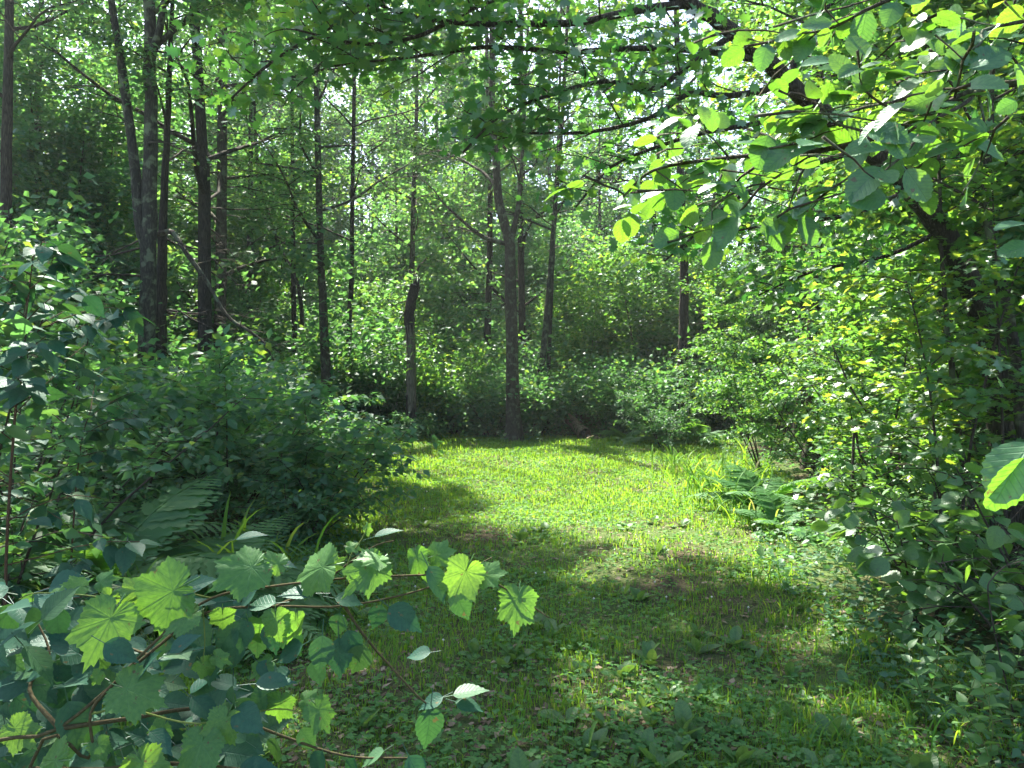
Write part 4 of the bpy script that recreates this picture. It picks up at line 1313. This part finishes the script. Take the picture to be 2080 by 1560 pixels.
def herb(label, base, n_pair, H, size, seed, mesh=None, group=None, lean=0.12, name="herb", cat="herb"):
    """upright stalk with opposite leaf pairs"""
    rng = R(seed)
    z0 = float(gz(base[0], base[1]))
    root = thing(name, label, cat, (base[0], base[1], z0), group)
    tip = np.array([base[0] + lean * rng.standard_normal(), base[1] + lean * rng.standard_normal(), z0 + H])
    b0 = np.array([base[0], base[1], z0 - 0.02])
    mid = (b0 + tip) / 2 + 0.03 * rng.standard_normal(3)
    pth = smooth_path([b0, mid, tip], 5)
    g = Geo(); g.tube(pth, np.linspace(0.0035, 0.0015, len(pth)), 4)
    part("stalk", g.mesh("stalk", B_GREEN, True, (base[0], base[1], z0)), root)
    a = rng.random() * 6.283
    for i in range(n_pair):
        t = 0.22 + 0.78 * i / max(n_pair - 1, 1)
        p, d = at_t(pth, min(t, 0.995))
        a += 1.57 + 0.25 * rng.standard_normal()
        sc_ = size * (1.1 - 0.45 * abs(t - 0.6) * 1.6) * (0.85 + 0.3 * rng.random())
        for s in (0, math.pi):
            e = 0.12 + 0.5 * t + 0.2 * rng.standard_normal()
            f = np.array([math.cos(a + s) * math.cos(e), math.sin(a + s) * math.cos(e), math.sin(e)])
            leaf_obj("leaf", mesh or M_HERB, root, p, f, UP + 0.2 * rng.standard_normal(3) - 0.5 * f, sc_)


rng = R(650)
for i in range(26):
    bx = 1.85 + 0.9 * rng.random(); by = 2.75 + 1.3 * rng.random()
    herb("leafy green herb with opposite oval leaves growing beside the path below the hazel bushes", (bx, by), 6, 0.28 + 0.22 * rng.random(), 0.085, 660 + i, None, "herbs below the hazel bushes")
for i in range(22):
    by = 4.6 + 3.2 * rng.random(); bx = 1.55 + 0.14 * by + 0.6 * rng.random() - 0.15
    herb("short half-lit herb along the right edge of the path past the hazel", (bx, by), 5, 0.16 + 0.2 * rng.random(), 0.065, 700 + i, None, "short herbs along the path's right edge")
for i in range(30):
    by = 3.6 + 2.6 * rng.random(); bx = -0.42 * by - 0.1 - 1.0 * rng.random()
    herb("leafy herb with thin pointed leaves among the left-hand ferns", (bx, by), 6, 0.2 + 0.3 * rng.random(), 0.08, 730 + i, M_SHRUB, "herbs among the left-hand ferns")
for i in range(24):
    by = 5.2 + 2.4 * rng.random(); bx = -0.20 * by - 0.25 * rng.random() - 0.1
    herb("small dark herb at the left edge of the path below the shrubs", (bx, by), 4, 0.10 + 0.18 * rng.random(), 0.055, 780 + i, M_SHRUB, "small herbs along the path's left edge")
for i in range(46):
    bx = -4.8 + 8.0 * rng.random(); by = 19.8 + 2.0 * rng.random()
    if 1.2 < bx < 2.7:
        bx -= 2.2
    herb("low weed growing along the shaded back edge of the lawn", (bx, by), 5, 0.25 + 0.3 * rng.random(), 0.13, 810 + i, M_SHRUB, "weeds along the back edge of the lawn")

# plantains on the path
M_PLANT = as_mesh("leaf", t_blade(ovate(0.27, 0.55, 0.7, 0.9), 6, 0.0, 1, 0.22, 0.22, 0.0), L_PLANTAIN)
rng = R(860)
x, y = clearing_samples(rng, 480, 2.75, 8.5, 0.9)
kk = (noise2(x, y, 1.7, 21) > -0.35) & (np.abs(x - 0.3) < 1.9)
for i, (bx, by) in enumerate(zip(x[kk][:190], y[kk][:190])):
    z0 = float(gz(bx, by))
    root = thing("plantain", "broad-leaved plantain rosette growing in the short grass of the path", "plantain", (bx, by, z0), "plantains growing on the path")
    n = int(rng.integers(4, 8))
    a0 = rng.random() * 6.283
    L = 0.045 + 0.095 * rng.random() ** 1.4
    for j in range(n):
        a = a0 + 6.283 * j / n + 0.3 * rng.standard_normal()
        e = 0.75 + 0.35 * rng.standard_normal()
        f = np.array([math.cos(a) * math.cos(e), math.sin(a) * math.cos(e), math.sin(e)])
        leaf_obj("leaf", M_PLANT, root, (bx, by, z0), f, UP - 0.6 * f + 0.15 * rng.standard_normal(3), L * (0.7 + 0.5 * rng.random()))

# ------------------------------------------------------------------ near: poplar sapling with grape vine over it (lower left)
def view_dir(ang, away):
    """direction of a leaf: ang degrees clockwise from right as seen in the photo, away = part pointing off from the viewer"""
    a = math.radians(ang)
    return np.array([math.cos(a), away, -math.sin(a)])


D0 = 1.62
base = np.array([-1.25, 1.25, float(gz(-1.25, 1.25)) - 0.03])
pop = thing("poplar_sapling", "low near poplar sapling with drooping dark bluish leaves carrying the grape vine", "sapling", base)
branches = [
    ([base, P(-120, 1620, 1.45), P(120, 1480, 1.5), P(300, 1330, 1.55), P(420, 1245, 1.6), P(560, 1232, 1.62), P(700, 1231, 1.63), P(850, 1200, 1.64), P(935, 1165, 1.66), P(1000, 1132, 1.68)], 0.0042),
    ([P(700, 1231, 1.63), P(735, 1285, 1.63), P(790, 1350, 1.63), P(870, 1432, 1.64), P(905, 1418, 1.65)], 0.0035),
    ([P(120, 1480, 1.5), P(60, 1400, 1.55), P(100, 1330, 1.6), P(70, 1250, 1.65)], 0.005),
    ([P(-60, 1590, 1.45), P(-60, 1420, 1.6), P(0, 1300, 1.7), P(60, 1215, 1.8), P(110, 1190, 1.85)], 0.005),
    ([P(120, 1480, 1.5), P(260, 1460, 1.55), P(420, 1440, 1.6), P(560, 1490, 1.6), P(700, 1535, 1.6), P(830, 1540, 1.6)], 0.005),
    ([P(-60, 1590, 1.45), P(150, 1570, 1.45), P(350, 1550, 1.5), P(560, 1570, 1.5)], 0.005),
    ([P(300, 1330, 1.55), P(220, 1300, 1.6), P(150, 1270, 1.65)], 0.003),
    ([P(560, 1232, 1.62), P(640, 1195, 1.66), P(700, 1150, 1.7), P(760, 1110, 1.72), P(800, 1098, 1.74)], 0.0035),
]
for pts, r in branches:
    lp = smooth_path(pts, 5)
    g = Geo(); g.tube(lp, np.linspace(r, r * 0.35, len(lp)), 7)
    part("branch", g.mesh("branch", B_STALK, True, base), pop)
# leaves seen one by one: (x, y, length px, direction, distance, lies flat 0..1)
PL = [(500, 1255, 75, 100, 1.6, 0), (525, 1262, 85, 95, 1.62, 0), (550, 1262, 70, 80, 1.6, 0), (480, 1268, 80, 125, 1.6, 0), (575, 1270, 80, 65, 1.62, 0),
      (655, 1290, 80, 92, 1.58, 0), (688, 1295, 85, 85, 1.6, 0), (705, 1280, 70, 70, 1.6, .2), (742, 1310, 80, 115, 1.6, 0), (615, 1310, 75, 150, 1.6, .4),
      (690, 1245, 60, 100, 1.62, .2), (775, 1228, 60, 110, 1.62, .3), (790, 1232, 85, 35, 1.62, .3), (925, 1205, 70, 65, 1.64, 0), (870, 1150, 85, 60, 1.6, .7),
      (875, 1435, 95, 95, 1.63, .2), (900, 1415, 55, 160, 1.64, .7), (920, 1412, 75, -15, 1.65, .9), (925, 1425, 60, 10, 1.65, .7), (875, 1325, 55, 170, 1.64, .6),
      (430, 1310, 85, 95, 1.58, .1), (410, 1320, 70, 70, 1.58, .2), (300, 1330, 75, 120, 1.56, .1), (345, 1290, 70, 100, 1.57, .1), (590, 1365, 70, 160, 1.6, .6),
      (640, 1340, 60, 80, 1.6, .3), (480, 1395, 70, 200, 1.6, .8), (560, 1395, 80, 140, 1.6, .2), (525, 1345, 60, 30, 1.6, .6), (760, 1090, 60, -20, 1.72, .9),
      (720, 1540, 75, 100, 1.58, .5), (830, 1535, 75, 60, 1.6, .4), (780, 1525, 60, 150, 1.6, .8), (655, 1525, 70, 110, 1.58, .1), (560, 1500, 70, 100, 1.58, .1),
      (610, 1480, 60, 60, 1.6, .3), (545, 1140, 60, 5, 1.9, .8), (480, 1095, 65, -15, 2.1, .9), (640, 1205, 75, 185, 1.6, .7), (560, 1225, 75, 175, 1.6, .7),
      (520, 1200, 60, 140, 1.62, .5), (680, 1215, 60, 10, 1.6, .6)]
rng = R(900)
for (px, py, L, ang, d, fl_) in PL:
    n = np.array([0.25 * rng.standard_normal(), -1.0 + 0.9 * fl_, 0.25 + 0.9 * fl_])
    leaf_obj("leaf", M_POPLAR, pop, P(px, py, d), view_dir(ang, 0.15 * rng.standard_normal()), n, L / FPX * d)
for i in range(330):
    px = -40 + 560 * rng.random() ** 1.25; py = 1195 + 400 * rng.random()
    if py < 1195 + (px - 60) * 0.42 and rng.random() < 0.85:
        continue
    d = 1.5 + 0.55 * rng.random()
    leaf_obj("leaf", M_POPLAR, pop, P(px, py, d), view_dir(rng.choice([-20, 10, 40, 80, 130, 170, 200]) + 20 * rng.standard_normal(), 0.4 * rng.standard_normal() - .2),
             np.array([0.35 * rng.standard_normal(), -0.55 + 0.35 * rng.standard_normal(), 0.8]), (0.066 + 0.04 * rng.random()))

vine_base = np.array([-1.05, 1.45, float(gz(-1.05, 1.45)) - 0.03])
vine = thing("grape_vine", "wild grape vine with pale lobed leaves trailing over the near poplar sapling", "vine", vine_base)
for pts, r in [([vine_base, P(60, 1560, 1.5), P(180, 1540, 1.5), P(184, 1450, 1.5), P(230, 1390, 1.52), P(330, 1290, 1.55), P(430, 1215, 1.58), P(560, 1190, 1.6), P(700, 1175, 1.6), P(800, 1170, 1.62), P(900, 1168, 1.63), P(985, 1175, 1.64), P(1040, 1205, 1.65), P(1115, 1255, 1.65)], 0.0036),
               ([P(430, 1215, 1.58), P(340, 1200, 1.6), P(240, 1215, 1.6), P(160, 1208, 1.62), P(70, 1205, 1.62), P(38, 1218, 1.62)], 0.0022),
               ([P(184, 1450, 1.5), P(260, 1440, 1.52), P(400, 1470, 1.52), P(560, 1440, 1.56), P(650, 1460, 1.58)], 0.0025),
               ([P(700, 1175, 1.6), P(712, 1130, 1.6), P(735, 1095, 1.6), P(745, 1072, 1.6)], 0.0018),
               ([P(412, 1235, 1.57), P(416, 1300, 1.56), P(412, 1345, 1.56)], 0.0016),
               ([P(60, 1560, 1.5), P(250, 1560, 1.5), P(420, 1550, 1.5)], 0.003)]:
    lp = smooth_path(pts, 5)
    g = Geo(); g.tube(lp, np.linspace(r, r * 0.45, len(lp)), 6)
    part("cane", g.mesh("cane", B_GREEN if r < 0.003 else B_STALK, True, vine_base), vine)
# junction of stalk and blade (px), length px of the middle lobe, direction of the tip, face turned up (0..1)
GL = [(512, 1152, 92, 155, .62, 1.58, 0), (655, 1152, 98, 160, .6, 1.58, 0), (758, 1150, 82, 140, .6, 1.57, 1), (770, 1138, 55, -160, .7, 1.56, 2), (845, 1130, 58, 75, .1, 1.66, 1),
      (885, 1128, 48, -20, .2, 1.67, 0), (946, 1160, 88, 115, -.1, 1.62, 1), (985, 1168, 52, -15, .1, 1.64, 2), (1052, 1215, 74, 98, .25, 1.64, 1), (352, 1200, 112, 150, .5, 1.56, 0),
      (225, 1255, 118, 110, .35, 1.54, 2), (385, 1250, 66, 150, .5, 1.55, 1), (112, 1207, 52, 105, .5, 1.62, 0), (222, 1212, 45, 120, .6, 1.6, 1), (282, 1198, 55, 180, .7, 1.6, 2),
      (452, 1248, 52, 100, .4, 1.55, 1), (257, 1400, 98, 20, .45, 1.5, 3), (570, 1425, 66, 100, .35, 1.58, 1), (645, 1440, 62, 60, .4, 1.58, 3), (112, 1545, 95, 165, .45, 1.45, 0),
      (410, 1510, 92, 100, .3, 1.5, 1), (458, 1462, 72, 110, .3, 1.52, 3), (290, 1550, 80, 60, .5, 1.46, 0), (200, 1512, 44, 60, .5, 1.5, 1), (565, 1145, 48, -160, .7, 1.6, 2),
      (712, 1110, 30, 10, .7, 1.6, 1), (744, 1078, 26, -60, .2, 1.6, 1), (412, 1350, 42, 60, .3, 1.56, 1), (440, 1335, 34, 20, .5, 1.56, 1), (560, 1255, 55, 80, .4, 1.58, 1),
      (508, 1270, 55, 70, .3, 1.6, 3), (600, 1260, 50, 95, .3, 1.59, 1), (205, 1180, 40, -20, .6, 1.66, 1), (165, 1190, 40, 200, .6, 1.66, 0), (60, 1212, 26, 160, .5, 1.62, 1),
      (465, 1430, 48, 150, .5, 1.55, 1), (330, 1480, 55, 120, .4, 1.52, 3), (540, 1350, 45, 150, .6, 1.6, 0), (200, 1370, 30, 120, .5, 1.52, 1), (668, 1150, 40, -30, .5, 1.62, 2),
      (620, 1420, 40, -20, .6, 1.6, 1), (30, 1480, 70, 40, .5, 1.5, 0)]
rng = R(910)
for i, (px, py, L, ang, upf, d, var) in enumerate(GL):
    n = np.array([0.22 * rng.standard_normal(), -0.9 if upf >= 0 else 0.9, 0.1 + 1.1 * max(upf, 0)])
    leaf_obj("leaf", M_GRAPE[(var + 4 * (i % 3 == 1) + (i % 5 == 2)) % 7], vine, P(px, py, d), view_dir(ang, -0.15 + 0.3 * rng.standard_normal()), n + 0.2 * rng.standard_normal(3), L / FPX * d * (0.78 + 0.14 * rng.random()))

# ------------------------------------------------------------------ near: alder branch (upper right)
alder_base = np.array([2.25, 1.75, float(gz(2.25, 1.75)) - 0.03])
alder = thing("alder_tree", "near alder reaching in from the right with broad toothed backlit leaves", "tree", alder_base)
tr_top = np.array([2.2, 1.8, 3.6])
lp = smooth_path([alder_base, np.array([2.28, 1.8, 1.0]), np.array([2.2, 1.75, 2.2]), tr_top], 5)
g = Geo(); g.tube(lp, np.linspace(0.045, 0.02, len(lp)), 9, 0.03, R(1))
part("trunk", g.mesh("trunk", B_MID, True, alder_base), alder)
BR = [
    ([np.array([2.2, 1.75, 2.05]), P(2180, 130, 1.85), P(2080, 165, 1.75), P(1985, 182, 1.68), P(1890, 228, 1.65), P(1790, 275, 1.66), P(1650, 308, 1.75), P(1480, 320, 1.9), P(1330, 345, 2.0), P(1265, 400, 2.05)], .011),
    ([P(1985, 182, 1.68), P(1960, 210, 1.62), P(1890, 250, 1.58), P(1840, 310, 1.55), P(1795, 350, 1.54), P(1780, 385, 1.54)], .005),
    ([P(1890, 228, 1.65), P(1800, 215, 1.62), P(1745, 165, 1.6), P(1752, 110, 1.6)], .004),
    ([np.array([2.2, 1.78, 2.5]), P(2100, 40, 1.7), P(1990, 90, 1.66), P(1920, 150, 1.64)], .006),
    ([np.array([2.2, 1.78, 2.55]), P(2050, -80, 1.75), P(1880, -30, 1.72), P(1760, 20, 1.7), P(1680, 60, 1.72), P(1590, 70, 1.8)], .007),
    ([P(1790, 275, 1.66), P(1700, 250, 1.66), P(1670, 215, 1.66)], .0035),
    ([P(1650, 308, 1.75), P(1620, 370, 1.72), P(1600, 430, 1.7)], .0035),
    ([P(1480, 320, 1.9), P(1450, 400, 1.85), P(1445, 470, 1.82)], .0035),
    ([P(1480, 320, 1.9), P(1440, 275, 1.88), P(1390, 260, 1.9)], .003),
    ([P(1985, 182, 1.68), P(2000, 260, 1.62), P(1990, 330, 1.58), P(1950, 400, 1.56)], .003),
    ([P(2080, 165, 1.75), P(2060, 120, 1.7), P(2030, 100, 1.66)], .004),
    ([P(1330, 345, 2.0), P(1390, 390, 1.98), P(1360, 400, 1.98)], .0025),
]
apaths = []
for pts, r in BR:
    lp = smooth_path(pts, 5)
    apaths.append(lp)
    g = Geo(); g.tube(lp, np.linspace(r, max(r * 0.3, .0012), len(lp)), 7)
    if len(lp) > 20:
        apaths += sprays(R(930 + len(apaths)), lp[8:], r * 0.8, 6, 0.30, g, -0.3, 0.1, 1)[1:]
    else:
        apaths += sprays(R(930 + len(apaths)), lp, r * 0.8, 3, 0.22, g, -0.3, 0.3, 1)[1:]
    part("branch", g.mesh("branch", B_MID, True, alder_base), alder)
# (x, y of leaf base, length px, direction, distance, lies flat, build)
AL = [(1752, 122, 68, -100, 1.6, 0.0, 0), (1672, 212, 46, -70, 1.64, 0, 0), (1712, 212, 46, -110, 1.64, 0, 0), (1945, 150, 62, -95, 1.62, 0, 0), (1975, 142, 92, -35, 1.62, .3, 1),
      (1755, 145, 105, 0, 1.6, .75, 1), (1735, 150, 72, 205, 1.6, .5, 1), (1725, 155, 60, 235, 1.58, .3, 0), (1692, 125, 62, 185, 1.62, .5, 1), (1865, 150, 78, 175, 1.62, .7, 1),
      (1880, 160, 70, 160, 1.62, .6, 2), (1448, 268, 48, -100, 1.88, 0, 0), (1462, 262, 48, -70, 1.9, .1, 0), (1385, 240, 62, 165, 1.9, .6, 1), (1345, 250, 42, 180, 1.92, .6, 1),
      (1800, 400, 76, 175, 1.54, .15, 0), (1840, 345, 78, 55, 1.55, .2, 0), (1790, 340, 92, 140, 1.54, .65, 1), (1800, 305, 70, 190, 1.55, .6, 2), (1760, 280, 70, 120, 1.58, .6, 1),
      (1920, 190, 78, 165, 1.62, .1, 2), (1930, 250, 90, 200, 1.6, .8, 1), (1955, 280, 100, 20, 1.58, .5, 0), (1965, 295, 80, 175, 1.58, .7, 1), (1990, 240, 70, 110, 1.6, .5, 1),
      (1880, 260, 95, -5, 1.6, .9, 1), (1895, 245, 80, 135, 1.58, .6, 2), (1860, 265, 70, 130, 1.58, .5, 0), (1600, 440, 60, 150, 1.7, .2, 0), (1625, 440, 66, 60, 1.7, .1, 0),
      (1560, 455, 60, 60, 1.72, .3, 1), (1500, 440, 80, 130, 1.8, .6, 1), (1450, 490, 60, 100, 1.82, .2, 1), (1480, 435, 55, 170, 1.82, .5, 2), (1278, 432, 50, 80, 2.05, 0, 0),
      (1262, 445, 48, 85, 2.05, 0, 1), (1270, 425, 52, 10, 2.05, .8, 1), (1300, 420, 55, 185, 2.05, .8, 1), (1350, 330, 48, 100, 2.0, .1, 0), (1390, 355, 46, 95, 1.98, .1, 0),
      (1330, 375, 55, 75, 2.0, .1, 0), (1370, 380, 55, 95, 1.98, .1, 0), (1405, 320, 60, 175, 1.95, .7, 1), (1445, 320, 62, 20, 1.92, .7, 1), (1440, 330, 62, 120, 1.9, .6, 2),
      (1560, 300, 70, 200, 1.8, .8, 1), (1600, 290, 70, -20, 1.76, .7, 2), (1620, 295, 78, 150, 1.76, .5, 1), (1690, 290, 85, 170, 1.7, .8, 1), (1560, 240, 62, 5, 1.8, .8, 1),
      (1640, 240, 60, 20, 1.75, .7, 2), (1680, 235, 62, 150, 1.72, .6, 1), (1720, 240, 55, 60, 1.68, .4, 1), (1560, 275, 70, 110, 1.8, .5, 1), (1560, 90, 55, 110, 1.8, .4, 1),
      (1590, 75, 50, 80, 1.8, .2, 0), (1630, 65, 55, 170, 1.76, .4, 0), (1690, 45, 60, 175, 1.72, .3, 0), (1760, 25, 66, 100, 1.7, .3, 0), (1820, 5, 60, 120, 1.7, .5, 1),
      (2030, 100, 60, -30, 1.66, .6, 1), (2050, 110, 62, 200, 1.66, .6, 2), (2075, 70, 60, 170, 1.7, .7, 1), (2000, 60, 62, 150, 1.68, .5, 1), (2065, 205, 46, 150, 1.7, .1, 0),
      (2000, 180, 60, 60, 1.66, .6, 1), (2010, 190, 70, 185, 1.64, .8, 1), (2060, 130, 62, 60, 1.7, .6, 2), (1935, 60, 58, 165, 1.68, .6, 1), (1970, 85, 52, 190, 1.68, .7, 2),
      (2090, 455, 70, 180, 1.3, .8, 1), (2100, 500, 66, 170, 1.3, .4, 0)]
rng = R(920)
for (px, py, L, ang, d, fl_, var) in AL:
    n = np.array([0.18 * rng.standard_normal(), -1.0 + 0.85 * fl_, 0.12 + 0.95 * fl_])
    leaf_obj("leaf", M_ALDER[var], alder, P(px, py, d), view_dir(ang, 0.2 * rng.standard_normal()), n, L / FPX * d)
pos, f, nn, sz = leaves_on(rng, apaths, 225, 0.058, 0.012, 0.7, 0.5, 0.35)
for i in range(len(pos)):
    leaf_obj("leaf", M_ALDER[i % 3], alder, pos[i], f[i], nn[i] + np.array([0, -0.2, 0]), sz[i])
# low twig of the same alder with one big half-eaten leaf
lp = smooth_path([np.array([2.26, 1.79, 1.1]), np.array([1.5, 1.2, 1.45]), np.array([0.86, 0.98, 1.50]), P(2090, 905, 0.95)], 5)
g = Geo(); g.tube(lp, np.linspace(0.005, 0.002, len(lp)), 6)
part("branch", g.mesh("branch", B_MID, True, alder_base), alder)
leaf_obj("leaf", M_ALDER[1], alder, P(2095, 900, 0.95), view_dir(130, -.1), (-.2, -.5, .9), 0.085)
leaf_obj("leaf", M_ALDER[0], alder, P(2090, 930, 0.95), view_dir(122, .1), (.5, -1, .1), 0.080)

# ------------------------------------------------------------------ haze in the air
bmv = np.array([[-90, -30, -1.2], [90, -30, -1.2], [90, 120, -1.2], [-90, 120, -1.2], [-90, -30, 27], [90, -30, 27], [90, 120, 27], [-90, 120, 27]], float)
bmf = np.array([[0, 2, 1], [0, 3, 2], [4, 5, 6], [4, 6, 7], [0, 1, 5], [0, 5, 4], [1, 2, 6], [1, 6, 5], [2, 3, 7], [2, 7, 6], [3, 0, 4], [3, 4, 7]])
m, nt, out = new_mat("haze")
pv = nt.nodes.new("ShaderNodeVolumePrincipled")
pv.inputs["Color"].default_value = (0.86, 0.93, 1.0, 1)
pv.inputs["Density"].default_value = 0.0006
pv.inputs["Anisotropy"].default_value = 0.3
nt.links.new(pv.outputs[0], out.inputs["Volume"])
g = Geo(); g.add(bmv, bmf)
o = part("haze", g.mesh("haze", m), None, "stuff")
o["label"] = "thin bluish summer haze hanging in the wood"; o["category"] = "haze"
